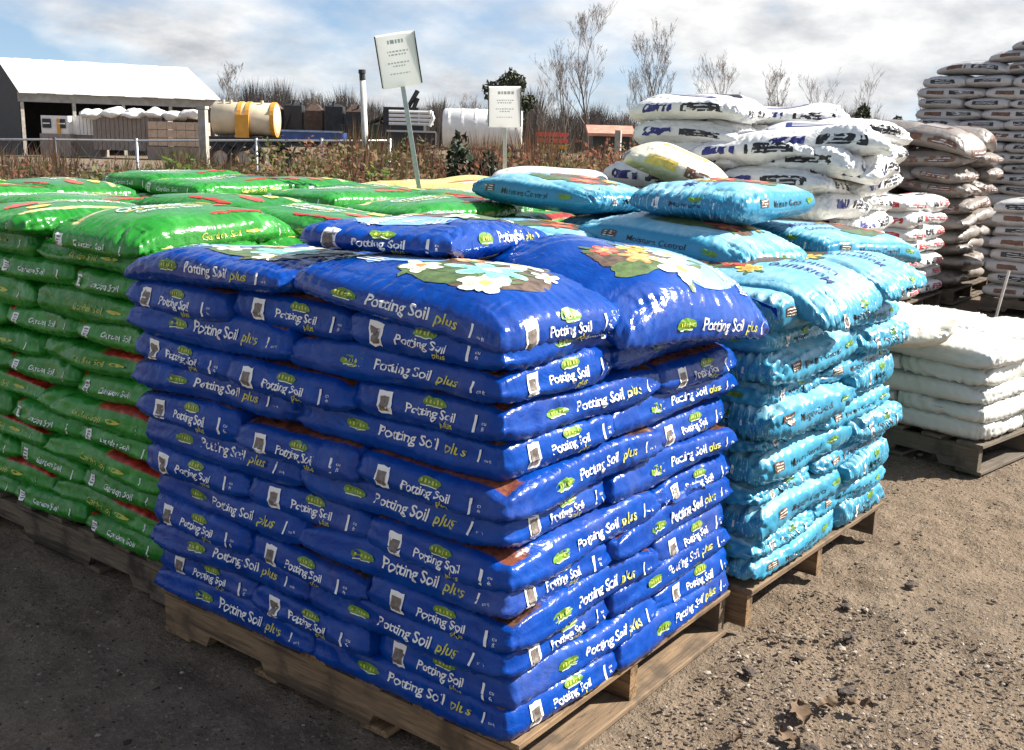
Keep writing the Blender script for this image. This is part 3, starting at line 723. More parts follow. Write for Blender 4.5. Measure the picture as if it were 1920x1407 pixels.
hero(green, picture_green, .350, .238, .055, 83, (.98, 2.25, 1.225), (0, 0, -88), 'green bag lying crosswise in the middle of the near stack', gG)
hero(green, picture_green, .350, .238, .055, 84, (1.76, 1.80, 1.215), (0, 0, 0), 'green bag on the second stack, right beside the yellow bags', gG)
hero(green, picture_green, .350, .238, .058, 85, (1.80, 2.36, 1.225), (0, 1, 2), 'green bag with cream stripe in the middle of the second stack', gG)
hero(green, picture_green, .350, .238, .055, 86, (2.30, 2.05, 1.210), (0, 1, -90), 'green bag at the back of the second stack next to the leaning sign', gG)
hero(green, picture_green, .350, .238, .055, 87, (.55, 3.40, 1.220), (0, 0, 2), 'green bag on the far left stack, cut by the picture edge', gG)
hero(green, picture_green, .350, .238, .060, 88, (.60, 3.90, 1.235), (0, 0, 182), 'green bag farthest back on the far left stack', gG)
hero(green, picture_green, .350, .238, .060, 89, (1.85, 3.35, 1.235), (0, 0, 0), 'green bag on the farthest stack, nearer of its two top bags', gG)
hero(green, picture_green, .350, .238, .060, 90, (1.95, 3.90, 1.245), (0, 0, 4), 'green bag crowning the farthest stack against the weeds', gG)

hero(green, picture_green, .350, .238, .055, 91, (1.02, 1.70, 1.205), (0, 1, -87), 'green bag tucked behind the plump front bag, next to the blue stack', gG)
hero(green, picture_green, .350, .238, .055, 92, (.62, 2.72, 1.215), (0, 0, 4), 'green bag at the back left of the near stack', gG)
hero(green, picture_green, .350, .238, .055, 93, (2.32, 2.68, 1.215), (0, 0, -92), 'green bag at the back right of the second stack, before the yellow bags', gG)
hero(green, picture_green, .350, .238, .055, 94, (2.36, 3.40, 1.220), (0, 0, -88), 'green bag at the right of the farthest stack', gG)
hero(green, picture_green, .350, .238, .055, 95, (1.02, 3.55, 1.225), (0, 0, -94), 'green bag at the right of the far left stack', gG)

# yellow stack further back
yellow = Style('yellow_soil_bag', M_YBAG, .347, .232, .050, 3, prints_white(M_REDINK, M_PET_W), 700, res=(30, 22, 8), plan=7, Q=3.0, lump=.006, wr=.004)
pallet((3.00, 2.20), 0, *PAL, 'wooden pallet hidden under the yellow bags', M_WOODG, seed=12)
stack(yellow, (3.00, 2.20), 0, [.21+.09*i for i in range(12)], 'yellow', 'stack behind green', 'yellow bags behind the green stacks', seed=71, vis=lambda k, w: k > 8)

# white stacks on the right
white_s = Style('white_soil_bag', M_WBAG, .41, .275, .096, 5, prints_white(M_BLACKINK, M_BLUEINK), 800, res=(48, 34, 14), plan=5, Q=2.8, lump=.016, wr=.008, endwr=.015)
MP = (4.22, .95)
pallet(MP, 0, 1.30, 1.55, 'wooden pallet hidden under the tall white pile', M_WOODG, seed=13)
stack(white_s, MP, 0, [.235+.132*i for i in range(9)], 'white', 'big pile', 'white bags with black panels in the big pile', seed=75, jit=.04, tiltamp=.07, vis=lambda k, w: k > 4)
gW = 'loose white bags on top of the big white pile'
for i, (x, y, z, rz, lab) in enumerate([(4.50, 1.95, 1.44, -92, 'white bag with navy panel at left of the big white pile, under the highest bag'), (4.52, 1.96, 1.59, -88, 'highest white bag, black panel towards us, at left of the big white pile'), (4.55, 1.95, 1.735, -91, 'white bag crowning the left end of the big white pile'),
        (4.55, 1.25, 1.45, -90, 'white bag with long black panel in the middle of the big white pile'), (5.05, 1.55, 1.56, -88, 'white bag at the back of the big white pile, sloping'), (5.08, 1.12, 1.50, 2, 'white bag with crumpled sunlit end at right of the big white pile'), (5.05, 1.95, 1.60, 5, 'white bag behind the highest bag of the big white pile'), (4.48, 1.52, 1.50, -80, 'white bag sloping down between the highest bag and the long black panel'), (5.15, 1.62, 1.70, -60, 'white bag lying loose at the back of the big white pile'), (5.2, 1.30, 1.62, -30, 'white bag lying loose at the back right of the big white pile'), (4.75, 1.05, 1.40, 12, 'crumpled white bag hanging over the right corner of the big white pile'), (4.60, 1.18, 1.56, -70, 'white bag tilted on the right shoulder of the big white pile')]):
    hero(white_s, None, .40, .265, .088, 900+i, (x, y, z), (0, 0, rz), lab, gW, droop(lambda x, y: -.03*np.clip(np.abs(x)-.12, 0, 1)**2/.06), Q=2.6, lump=.018, wr=.009, endwr=.015, res=(48, 34, 14))
cream = Style('cream_bag', M_OWBAG, .36, .22, .085, 1, prints_white(M_BROWNINK, M_PET_Y), 860, res=(48, 34, 14), plan=5, Q=2.3, lump=.012, wr=.007)
hero(cream, None, .36, .235, .10, 861, (3.92, 1.72, 1.37), (4, 20, -58), 'cream bag with brown and yellow print slumped against the big white pile', 'loose cream bags', droop(lambda x, y: -.05*np.clip(np.abs(x)-.1, 0, 1)**2/.06), plan=4.5, Q=2.2, res=(48, 34, 14))
# a low stack carrying that cream bag
lowd = Style('black_mulch_bag', noisy('black_film', (.02, .018, .017), .35, .4, 9, .5, .02), .34, .22, .085, 3, None, 870, res=(30, 22, 8), plan=6, Q=2.6, lump=.009, wr=.006)
pallet((3.35, 1.30), 0, .72, 1.05, 'wooden pallet hidden under the black bags', M_WOODG, seed=14)
for k in range(7):
    for j in range(2):
        o = lowd.place(lowd.var[(k+j) % 3], (3.72, 1.56+.46*j, .245+.150*k), (0, 0, R(180*(k % 2)+2)))
        tag(o, ('black bag under the slumped cream bag, ' + ('top' if k == 6 else rowname(k)) + (', nearer' if j == 0 else ', farther')), 'bag', 'black bags under the cream bag')
hero(Style('grey_white_bag', M_PBAG, .36, .23, .07, 1, None, 875, res=(30, 22, 8)), None, .36, .235, .075, 876, (3.75, 2.55, 1.275), (0, 0, -60), 'grey white bag peeping over the back of the light blue bags', 'loose cream bags', res=(40, 28, 12))
pallet((3.92, 2.38), R(-60), .5, .75, 'wooden pallet under the column of grey white bags', M_WOODG, seed=44)
gwb = Style('grey_white_bag', M_PBAG, .36, .235, .085, 2, None, 877, res=(30, 22, 8))
for k in range(7):
    tag(gwb.place(gwb.var[k % 2], (3.75, 2.55, .235+.148*k), (0, 0, R(-60))), f'grey white bag in the column behind the light blue bags, {rowname(k)}', 'bag', 'column of grey white bags')

# small pallet of white sacks at right
sack = Style('white_feed_sack', M_PSACK, .335, .24, .060, 4, None, 1000, res=(48, 32, 12), plan=8, Q=4.2, lump=.007, wr=.005, endwr=.010)
WP = (3.47, -.20); WR = R(-11)
pallet(WP, WR, 1.12, 1.30, 'low wooden pallet under the small white stack at right', M_WOODG, seed=15)
stack(sack, WP, WR, [.206+.090*i for i in range(5)], 'plain white', 'low right stack', 'plain white sacks on the low pallet', first='B', seed=77, jit=.012, noun='sack')
hero(Style('cream_sack', M_OWBAG, .33, .23, .06, 1, None, 1010, res=(30, 22, 8)), None, .30, .20, .058, 1011, (3.40, .26, .650), (0, -6, -72), 'single cream sack with pointed ear lying on the low white stack', 'loose cream bags', droop(lambda x, y: .05*np.clip(x-.2, 0, 1)**2/.01), plan=3.2, Q=2.0, res=(48, 34, 14))
hero(Style('cream_sack', M_OWBAG, .33, .23, .06, 1, None, 1012, res=(30, 22, 8)), None, .30, .21, .055, 1013, (3.62, .62, .650), (0, 0, 60), 'cream sack behind the eared one on the low white stack', 'loose cream bags', plan=3.5, Q=2.1, res=(48, 34, 14))

# far right stacks
redw = Style('red_print_bag', M_WBAG, .36, .24, .085, 4, prints_white(M_REDINK, M_BLACKINK), 1100, res=(36, 26, 10), plan=5, Q=2.4, lump=.009, wr=.006, endwr=.010)
pallet((7.75, 1.50), 0, 1.19, 1.42, 'wooden pallet under the white bags with red print', M_WOODG, seed=16)
stack(redw, (7.75, 1.50), 0, [.235+.128*i for i in range(7)], 'red printed', 'far right stack', 'white bags with red print', seed=78, jit=.02, tiltamp=.02, vis=lambda k, w: True)
brw = Style('tan_bag', M_BRBAG, .40, .27, .095, 4, prints_white(M_BROWNINK, M_BROWNINK), 1200, res=(36, 26, 10), plan=5, Q=2.3, lump=.012, wr=.007, endwr=.009)
pallet((9.10, 1.42), 0, 1.32, 1.58, 'wooden pallet under the tall tan pile', M_WOODG, seed=17)
stack(brw, (9.10, 1.42), 0, [.24+.146*i for i in range(9)], 'tan', 'rough tan pile', 'tan bags in the rough pile', seed=79, jit=.06, tiltamp=.10, vis=lambda k, w: k > 4)
for i, (x, y, z, rz, lab) in enumerate([(9.35, 2.45, 1.62, -85, 'tan bag crowning the left of the tan pile'), (9.40, 1.80, 1.62, -97, 'big slumped tan bag lying in front on top of the tan pile'), (9.95, 1.70, 1.62, 8, 'sunlit tan bag at right on top of the tan pile'), (9.95, 2.3, 1.66, 0, 'tan bag at the back of the tan pile')]):
    hero(brw, None, .42, .28, .11, 1250+i, (x, y, z), (6, 8, rz), lab, 'loose tan bags on the tan pile', droop(lambda x, y: -.06*np.clip(np.abs(x)-.1, 0, 1)**2/.06), plan=4, Q=2.2, res=(44, 30, 12))
gyw = Style('grey_bag', M_GYBAG, .40, .26, .074, 4, prints_white(M_BLACKINK, M_BROWNINK), 1300, res=(36, 26, 12), plan=7, Q=3.6, lump=.007, wr=.005)
pallet((8.78, -.42), R(-6), 1.31, 1.57, 'wooden pallet under the low grey stack at the right edge', M_WOODG, seed=18)
stack(gyw, (8.78, -.42), R(-6), [.215+.112*i for i in range(8)], 'grey', 'low edge stack', 'grey bags in the low right stack', seed=80, jit=.015)
pallet((11.3, 1.15), R(-6), 1.31, 1.57, 'wooden pallet under the tallest grey stack', M_WOODG, seed=19)
ORD += ['fifteenth', 'sixteenth', 'seventeenth', 'eighteenth', 'nineteenth', 'twentieth', 'twenty first']
stack(gyw, (11.3, 1.15), R(-6), [.215+.120*i for i in range(18)], 'grey', 'tallest stack', 'grey bags in the tallest stack', seed=81, jit=.02, vis=lambda k, w: k > 6)
for i, (x, y, z, rz, lab) in enumerate([(11.75, 2.10, 2.42, -96, 'grey bag at the left of the loose top of the tallest stack'), (11.70, 1.40, 2.42, -96, 'grey bag with long black panel on top of the tallest stack'), (11.75, 1.55, 2.55, -90, 'grey bag second from the top of the tallest stack'), (11.75, 1.30, 2.68, -100, 'uppermost grey bag of the tallest stack'), (12.3, 1.8, 2.42, -6, 'grey bag at the back of the tallest stack')]):
    hero(gyw, None, .42, .27, .075, 1350+i, (x, y, z), (0, 0, rz), lab, 'loose grey bags on the tallest stack', droop(lambda x, y: -.03*np.clip(np.abs(x)-.12, 0, 1)**2/.06), Q=2.5, res=(40, 28, 12))

# ------------------------------------------------------------------ signs and stakes
def basis(o, fwd):
    """orient an object so that local -y faces along fwd (horizontal)"""
    o.rotation_euler = (0, 0, math.atan2(fwd[1], fwd[0])+math.pi/2)
def sign(loc, face, tilt, yawt, postlen, bw, bh, label):
    """loc is the foot on the ground; post leans sideways by tilt; board at the head"""
    t = empty('sign', loc); t.rotation_euler = (yawt, tilt, math.atan2(face[1], face[0])+math.pi/2); tag(t, label, 'sign', 'white signs on posts')
    p = MB(); p.box((0, 0, postlen/2), (.024, .006, postlen)); p.box((-.010, .009, postlen/2), (.004, .014, postlen)); p.box((.010, .009, postlen/2), (.004, .014, postlen)); p.build('post', M_STEEL, t)
    b = MB(); n = 8
    zb = postlen-.03
    V = []; 
    for k in range(2):
        for j in range(n+1):
            for i in range(n+1):
                u, v = i/n-.5, j/n
                V.append((u*bw, -.012-.010*math.sin(u*3.1+.4)*v-.004*k, zb+v*bh))
    m = (n+1)**2; F = []
    for j in range(n):
        for i in range(n):
            a = j*(n+1)+i; q = (a, a+1, a+n+2, a+n+1); F.append(q[::-1]); F.append(tuple(m+x for x in q))
    bo = mesh_obj('board', V, F, M_PAPER, t, True)
    for s in (-1, 1): e = MB(); e.box((s*bw*.5, -.014+s*-.004, zb+bh*.5), (.006, .012, bh*.96)); e.build('edge_strip', M_DARK, bo)
    g = MB(); r = random.Random(int(bw*1000))
    for row, (zf, wf, hh) in enumerate(((.84, .42, .020), (.66, .5, .008), (.60, .44, .008), (.45, .55, .008), (.39, .30, .008), (.25, .5, .006))):
        x = -wf*bw/2
        while x < wf*bw/2:
            w = r.uniform(.006, .016)*(1.4 if row == 0 else 1); u = (x+w/2)/bw
            g.box((x+w/2, -.0172-.010*math.sin(u*3.1+.4)*zf, zb+bh*zf), (w, .0006, hh)); x += w+.006
    kind(g.build('print', M_INK, bo), 'stuff')
    return t
sign((2.76, 2.50, 0), (-.78, -.60), R(-9.5), R(0), 1.84, .215, .280, 'white paper sign on a leaning metal post, standing behind the blue stack')
sign((4.19, 3.24, 0), (-.86, -.50), R(-1), R(0), 1.62, .225, .275, 'white paper sign on an upright metal post, behind the light blue bags')
stk = MB(); stk.tube([(8.05, .80, 0), (8.10, .74, .50)], .012, 6)
tag(stk.build('stake', noisy('pale_stake', (.5, .48, .44), .6), None), 'thin pale stake standing in the ground beyond the low white stack', 'stake')

# ------------------------------------------------------------------ gravel, leaves
def stones():
    r = random.Random(4); V = []; F = []; mi = []
    ico = bmesh.new(); bmesh.ops.create_icosphere(ico, subdivisions=1, radius=1); iv = [v.co.copy() for v in ico.verts]; fi = [tuple(v.index for v in f.verts) for f in ico.faces]; ico.free()
    for _ in range(9000):
        x = r.uniform(-1.2, 4.2); y = r.uniform(-1.5, 2.6)
        if r.random() < .35: x, y = r.uniform(-.1, 1.7), r.uniform(-.95, -.05)
        if x > -.02 and y > -.06 and x < 2.4 and y < 2.9: continue
        if math.hypot(x-CP.x, y-CP.y) < .6: continue
        s = r.uniform(.002, .0060)*(1 if r.random() < .93 else 2.0); rx = Matrix.Rotation(r.uniform(0, 6), 3, 'Z')
        sc = Vector((s*r.uniform(.8, 1.6), s*r.uniform(.7, 1.2), s*r.uniform(.45, .8))); b = len(V)
        for v in iv:
            q = rx @ Vector((v.x*sc.x*r.uniform(.8, 1.2), v.y*sc.y*r.uniform(.8, 1.2), v.z*sc.z)); V.append((x+q.x, y+q.y, q.z+.002))
        F += [tuple(b+i for i in f) for f in fi]; mi += [r.choice((0, 0, 0, 0, 1, 1, 2))]*len(fi)
    m = [noisy('grey_stone', (.15, .115, .085), .95, spec=.15), noisy('pale_stone', (.30, .25, .20), .9, spec=.2), noisy('dark_clod', (.055, .040, .030), .95, spec=.1)]
    kind(mesh_obj('gravel', V, F, m, None, False, mi), 'stuff')['label'] = 'scattered small stones and clods on the dirt'
stones()
M_DRY = noisy('dry_leaf', (.13, .078, .038), .8, .45, 18, .4, .004)
M_CLOD = noisy('dark_soil_lump', (.075, .055, .042), .95, .5, 20, .8, .01)
def dry_leaf(x, y, l, w, rz, curl, label):
    V = []; F = []; nu, nv = 12, 6; r = random.Random(int(x*1000+y*77))
    for k in range(2):
        for i in range(nu+1):
            u = i/nu; hw = w*math.sin(math.pi*min(1, u*.96+.04))**.8*(1+.15*math.sin(u*19))
            for j in range(nv+1):
                v = j/nv*2-1
                V.append(((u-.5)*l, v*hw*.5, .004+curl*(abs(v)**1.6)*(.4+.6*math.sin(u*4+1)**2)+.010*math.sin(u*7)**2+r.uniform(0, .002)-k*.0012))
    m = (nu+1)*(nv+1)
    for i in range(nu):
        for j in range(nv):
            a = i*(nv+1)+j; q = (a, a+nv+1, a+nv+2, a+1); F.append(q); F.append(tuple(m+t for t in q[::-1]))
    o = mesh_obj('dry_leaf', V, F, M_DRY, None, True); o.location = (x, y, .002); o.rotation_euler = (0, 0, rz); tag(o, label, 'leaf', 'dry leaves on the dirt'); return o
LF = [(.845, -.385, .11, .060, .55, .012, 'largest curled dry leaf lying by the bottom edge'), (.945, -.43, .085, .045, -.5, .010, 'curled dry leaf touching the largest one at right'), (.70, -.41, .09, .04, 1.0, .012, 'flat dry leaf left of the largest one'), (.99, -.50, .07, .04, 2.0, .015, 'small dry leaf farthest right by the bottom edge'), (.62, -.30, .05, .028, .2, .008, 'tiny dry leaf nearest the pallet corner')]
for a in LF: dry_leaf(*a)
def lump(x, y, s, label, seed):
    bm = bmesh.new(); bmesh.ops.create_icosphere(bm, subdivisions=3, radius=1)
    P = np.array([v.co[:] for v in bm.verts]); d = 1+.28*sinnoise(P, seed, 4)+.12*sinnoise(P, seed+1, 11)
    for v, q in zip(bm.verts, d): v.co = Vector((v.co.x*s*1.4*q, v.co.y*s*q, v.co.z*s*.55*q+s*.2))
    me = bpy.data.meshes.new('soil_lump'); bm.to_mesh(me); bm.free(); me.materials.append(M_CLOD)
    o = inst('soil_lump', me, None, (x, y, 0), (0, 0, seed)); tag(o, label, 'clod', 'dark soil lumps on the dirt')
for i, a in enumerate([(1.045, -.44, .020, 'dark soil lump right behind the curled leaves'), (1.40, -.32, .019, 'dark soil lump out on the bright dirt, biggest there'), (.98, -.16, .018, 'dark soil lump nearest the blue pallet side'), (1.95, -.35, .018, 'dark soil lump below the light blue pallet end'), (1.62, -.23, .015, 'small dark lump near the light blue pallet middle'), (1.16, -.25, .013, 'tiny dark lump between the pallet and the bright dirt'), (.70, -.47, .020, 'dark lump at the bottom edge left of the leaves')]): lump(*a, 40+i)

# ------------------------------------------------------------------ yard fence, post and weeds
def at(px_az, D, z=0.0):
    a = R(px_az); return Vector((CP.x+D*math.cos(a), CP.y+D*math.sin(a), z))
def az(x): return 36.846-math.degrees(math.atan((x-960)/1980.1))
M_WPOST = noisy('weathered_post', (.40, .36, .31), .8, .3, 8, .4)
fence = empty('fence', at(az(300), 20)); tag(fence, 'chain link yard fence with metal top rail behind the weeds', 'fence')
def rel(p): return Vector(p)-fence.location
FA = [(-120, 1.20), (110, 1.23), (260, 1.24), (480, 1.29), (600, 1.31), (725, 1.34)]
fp = [at(az(x), 20, h) for x, h in FA]
rail = MB(); rail.tube([rel(p) for p in fp], .022, 6); rail.build('top_rail', M_STEEL, fence, True)
for i, p in enumerate(fp):
    b = MB(); b.tube([rel((p.x, p.y, 0)), rel((p.x, p.y, p.z+.04))], .028, 6); b.build('post', M_DARK if i == 1 else M_STEEL, fence, True)
wire = MB()
for a, b in zip(fp[:-1], fp[1:]):
    d = (b-a); n = int(d.length/.16)
    for i in range(n):
        for s in (1, -1):
            x0 = a+d*(i/n); x1 = a+d*(min(max((i+s*5)/n, 0), 1))
            wire.tube([rel((x0.x, x0.y, .1)), rel((x1.x, x1.y, x0.z))], .0022, 3, cap=False)
o = wire.build('chain_link_mesh', M_STEEL, fence); kind(o, 'stuff')
b = MB(); p = at(az(384), 19.6); b.box((p.x, p.y, .9), (.13, .13, 1.8), .5); b.box((p.x, p.y, 1.83), (.16, .16, .05), .5); tag(b.build('gate_post', M_WPOST), 'thick weathered white gate post by the tank trailer', 'post', 'posts in the yard')
b = MB(); p = at(az(1143), 19.0); b.box((p.x, p.y, .82), (.10, .10, 1.62), .3); tag(b.build('fence_post', M_WPOST), 'short white wooden post left of the slumped cream bag', 'post', 'posts in the yard')
p = at(az(686), 17); pole = empty('yard_pole', p); tag(pole, 'tall pale metal pole with dark cap, vine at its foot', 'pole', 'posts in the yard')
b = MB(); b.tube([(0, 0, 0), (-.066, .055, 2.27)], [.056, .047], 10); b.build('shaft', noisy('pale_metal', (.55, .54, .50), .5, .25, 5), pole, True)
b = MB(); b.tube([(-.066, .055, 2.27), (-.07, .06, 2.37), (-.07, .06, 2.375), (-.072, .06, 2.43)], [.049, .047, .060, .056], 10); b.build('cap', M_DARK, pole)

def blades(name, mats, items, label):
    V = []; F = []; mi = []
    for (p, h, lean, w, m) in items:
        b_ = len(V); s = Vector((-math.sin(YAW), math.cos(YAW), 0))*w
        tip = Vector(p)+Vector((lean[0], lean[1], h)); mid = Vector(p)+Vector((lean[0]*.35, lean[1]*.35, h*.55))
        V += [Vector(p)-s, Vector(p)+s, mid+s*.8, mid-s*.8, tip]
        F += [(b_, b_+1, b_+2, b_+3), (b_+3, b_+2, b_+4)]; mi += [m, m]
    o = mesh_obj(name, V, F, mats, None, False, mi); kind(o, 'stuff'); o['label'] = label; return o
LGREEN_PRE = [noisy('bush_leaf', (.11, .16, .035), .6, .5, 3), noisy('olive_leaf', (.13, .14, .04), .65, .5, 3), noisy('bright_leaf', (.30, .36, .08), .55, .4, 3)]
WM = [noisy('straw', (.27, .185, .10), .85, .4, 2), noisy('rust_stem', (.25, .105, .062), .85, .4, 2), noisy('weed_green', (.12, .15, .045), .8, .4, 2), noisy('dark_stem', (.09, .065, .045), .9, .4, 2), noisy('buff_seed', (.34, .25, .14), .85, .3, 2)]
for _m in WM+LGREEN_PRE:
    _t = _m.node_tree; _b = [n for n in _t.nodes if n.type == 'BSDF_PRINCIPLED'][0]; _tr = _t.nodes.new('ShaderNodeBsdfTranslucent'); _t.links.new(_b.inputs['Base Color'].links[0].from_socket, _tr.inputs[0])
    _mx = _t.nodes.new('ShaderNodeMixShader'); _mx.inputs[0].default_value = .5; _t.links.new(_b.outputs[0], _mx.inputs[1]); _t.links.new(_tr.outputs[0], _mx.inputs[2]); _t.links.new(_mx.outputs[0], [n for n in _t.nodes if n.type == 'OUTPUT_MATERIAL'][0].inputs[0])
r = random.Random(9); items = []
for _ in range(19000):
    x = r.uniform(-160, 1210); D = 11.5+8*r.random()**.8
    p = at(az(x), D); h = (.60+.60*r.random()**1.3)*(1+.12*math.sin(x*.021)+.10*math.sin(x*.057+1))*(.80+.018*D)*(.86+.30*min(1, max(0, (x-480)/200)))
    if math.sin(x*.045+D*.9)+math.sin(x*.017-D*1.3) < -.75+.5*r.random(): continue
    w = (3 if x < 500 else 2, 4 if x > 620 else 2, 3 if 150 < x < 760 else 1, 3, .6)
    m = r.choices(range(5), w)[0]
    items.append((p, h, (r.uniform(-.28, .28), r.uniform(-.28, .28)), r.uniform(.006, .017), m))
blades('dry_weeds', WM, items, 'tall rusty brown weeds growing along the fence')

def leaf_cloud(n, c, rad, size, seed, gap=.35):
    rs = np.random.RandomState(seed); V = []; F = []
    while len(F) < n:
        q = rs.normal(size=3); q /= np.linalg.norm(q); q *= rs.rand()**.42
        if math.sin(q[0]*5+seed)+math.sin(q[1]*6+seed*2)+math.sin(q[2]*7+seed*3) < -gap*2: continue
        p = np.array(c)+q*np.array(rad); u = rs.normal(size=3); u /= np.linalg.norm(u); w = np.cross(u, rs.normal(size=3)); w /= np.linalg.norm(w)+1e-9
        s = size*(.6+.8*rs.rand()); b_ = len(V)
        V += [p-u*s, p+w*s*.5, p+u*s, p-w*s*.5]; F.append((b_, b_+1, b_+2, b_+3))
    return V, F
LGREEN = LGREEN_PRE
def bush(x, D, w, h, label, m, seed):
    p = at(az(x), D); t = empty('bush', p); tag(t, label, 'bush', 'green bushes among the weeds')
    s = MB(); r = random.Random(seed)
    for i in range(7):
        a = r.uniform(0, 6.28); s.tube([(0, 0, 0), (math.cos(a)*w*.2, math.sin(a)*w*.2, h*.5), (math.cos(a)*w*.4, math.sin(a)*w*.4, h*.9)], [.014, .010, .004], 4)
    s.build('stems', WM[3], t)
    for i in range(3):
        V, F = leaf_cloud(420, (r.uniform(-.25, .25)*w, r.uniform(-.25, .25)*w, h*r.uniform(.45, .72)), (w*.40, w*.40, h*.36), .045, seed+i)
        mesh_obj('foliage', V, F, m, t)
r = random.Random(77); Vs, Fs, ms = [], [], []
for i in range(620):
    x = r.uniform(-120, 1180); D = r.uniform(10.8, 16.5); hh = r.uniform(.40, .80)*(1.0 if x < 480 else 1.32); p = at(az(x), D)
    v, f = leaf_cloud(130, (p.x, p.y, hh*.9), (r.uniform(.2, .5), r.uniform(.2, .5), hh*.55), .030, 500+i); k = len(Vs); Vs += v; Fs += [tuple(k+j for j in q) for q in f]; ms += [r.choice((0, 1, 2, 2, 3)) if 200 < x < 760 else r.choice((0, 1, 1, 3, 2))]*len(f)
o = mesh_obj('low_scrub', Vs, Fs, [WM[0], WM[1], LGREEN[1], WM[3]], None, False, ms); kind(o, 'stuff'); o['label'] = 'low leafy brown and olive scrub among the weeds'
bush(305, 12.2, .85, 1.22, 'olive green bush right of the dark fence post', LGREEN[0], 3)
bush(590, 12.0, .85, 1.16, 'low olive bush left of the tall pole', LGREEN[1], 7)
bush(715, 12.0, .7, 1.12, 'dark green bush right of the tall pole', LGREEN[0], 11)
bush(860, 12.5, .45, 1.45, 'small dark conifer like bush in front of the white tank', noisy('dark_needle', (.03, .045, .02), .7), 15)
bush(905, 12.5, .35, 1.40, 'second dark bush in front of the white tank', noisy('dark_needle', (.03, .045, .02), .7), 19)
bush(1080, 11.8, .7, 1.15, 'dark green bush left of the short white post', LGREEN[0], 23)
bush(40, 12.0, 1.0, 1.12, 'brownish olive bush at the left edge', LGREEN[1], 27)
bush(180, 12.3, .8, 1.0, 'low olive bush between the left edge and the fence post', LGREEN[1], 31)
bush(480, 12.0, .8, .98, 'low yellow green bush below the tank trailer wheels', LGREEN[1], 35)
bush(1000, 12.0, .7, 1.2, 'olive bush below the orange barrier', LGREEN[1], 39)
vn = at(az(688), 12.2); V, F = leaf_cloud(170, (0, 0, .85), (.10, .10, .36), .035, 33); o = mesh_obj('vine', V, F, LGREEN[2]); o.location = vn; tag(o, 'pale leaved vine climbing the foot of the tall pole', 'vine')

# ------------------------------------------------------------------ shed
HR = Vector((math.sin(YAW), -math.cos(YAW), 0)); HF = Vector((math.cos(YAW), math.sin(YAW), 0))
th = R(35); sr = HR*math.cos(th)+HF*math.sin(th); sp = HR*math.sin(th)-HF*math.cos(th)
e0 = at(az(48), 52); shed = empty('shed', e0); shed.rotation_euler = (0, 0, math.atan2(sr.y, sr.x)); tag(shed, 'open sided shed with white metal gable roof at left', 'shed')
# local x along ridge, local -y towards the yard
LEN, RUN, EH, RH = 8.9, 4.4, 2.82, 4.30
M_ROOF = noisy('white_sheet_roof', (.80, .80, .79), .5, .05, 1.2, .05); M_SHW = noisy('grey_siding', (.30, .29, .27), .8, .25, 3); M_SHD = noisy('dark_and_shaded_siding', (.035, .038, .04), .8, .3, 3)
for side, y0, y1 in (('front', 0, RUN), ('back', 2*RUN, RUN)):
    npn = 12
    for i in range(npn):
        x0 = LEN*i/npn; x1 = LEN*(i+1)/npn-.012; m = MB(); d = .018 if i % 2 else 0
        yy = y0-.35 if side == 'front' else y0+.35; zz_ = EH-.35*(RH-EH)/RUN
        V = [(x0, yy, zz_+d), (x1, yy, zz_+d), (x1, y1, RH+d), (x0, y1, RH+d)]; V += [(a, b, c-.05) for a, b, c in V]
        Fq = [(0, 1, 2, 3), (7, 6, 5, 4), (0, 4, 5, 1), (1, 5, 6, 2), (2, 6, 7, 3), (3, 7, 4, 0)]
        if side == 'back': Fq = [f[::-1] for f in Fq]
        m.add(V, Fq); m.build('roof_panel', M_ROOF, shed)
m = MB(); m.box((LEN/2, .0, EH-.32), (LEN, .10, .42)); m.build('fascia', M_SHW, shed)
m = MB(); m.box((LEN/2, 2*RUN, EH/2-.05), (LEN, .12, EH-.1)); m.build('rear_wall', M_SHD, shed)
for xg, mm in ((.05, M_SHD), (LEN-.05, M_SHW)):  # left gable is grey too; its shade is painted in with the darker siding
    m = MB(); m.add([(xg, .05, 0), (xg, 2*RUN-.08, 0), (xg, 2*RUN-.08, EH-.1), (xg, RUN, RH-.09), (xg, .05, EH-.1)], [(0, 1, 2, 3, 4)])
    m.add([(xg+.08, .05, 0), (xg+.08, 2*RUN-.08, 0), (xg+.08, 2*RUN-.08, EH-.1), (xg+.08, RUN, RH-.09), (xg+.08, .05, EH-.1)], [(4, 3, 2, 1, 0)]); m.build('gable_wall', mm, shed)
for i in range(5):
    m = MB(); m.box((.15+i*(LEN-.3)/4, .05, EH/2-.2), (.14, .14, EH-.45)); m.build('post', M_WPOST, shed)
def yard(name, x, D, label, cat, build, group=None, rz=None):
    t = empty(name, at(az(x), D)); t.rotation_euler = (0, 0, math.atan2(HR.y, HR.x) if rz is None else rz); tag(t, label, cat, group); build(t); return t
M_CREAM = noisy('cream_paint', (.62, .52, .36), .45, .15, 3); M_ORG = noisy('orange_paint', (.62, .30, .035), .5, .2, 3); M_WP = noisy('white_plastic', (.72, .71, .68), .45, .1, 3); M_BLUEP = noisy('blue_paint', (.03, .07, .22), .5, .3, 3)
M_BOARD = noisy('grey_boards', (.24, .20, .17), .85, .3, 4, stretch=(6, 1, 1)); M_TIRE = noisy('tyre_rubber', (.018, .018, .018), .85, .3, 5); M_TANB = noisy('tan_brick', (.48, .36, .26), .8, .2, 8)
def slats(t, x0, x1, z0, z1, n, m, y=0, gap=.25, name='plank'):
    w = (x1-x0)/n
    for i in range(n):
        b = MB(); b.box((x0+(i+.5)*w, y, (z0+z1)/2), (w*(1-gap), .05, z1-z0)); b.build(name, m, t)
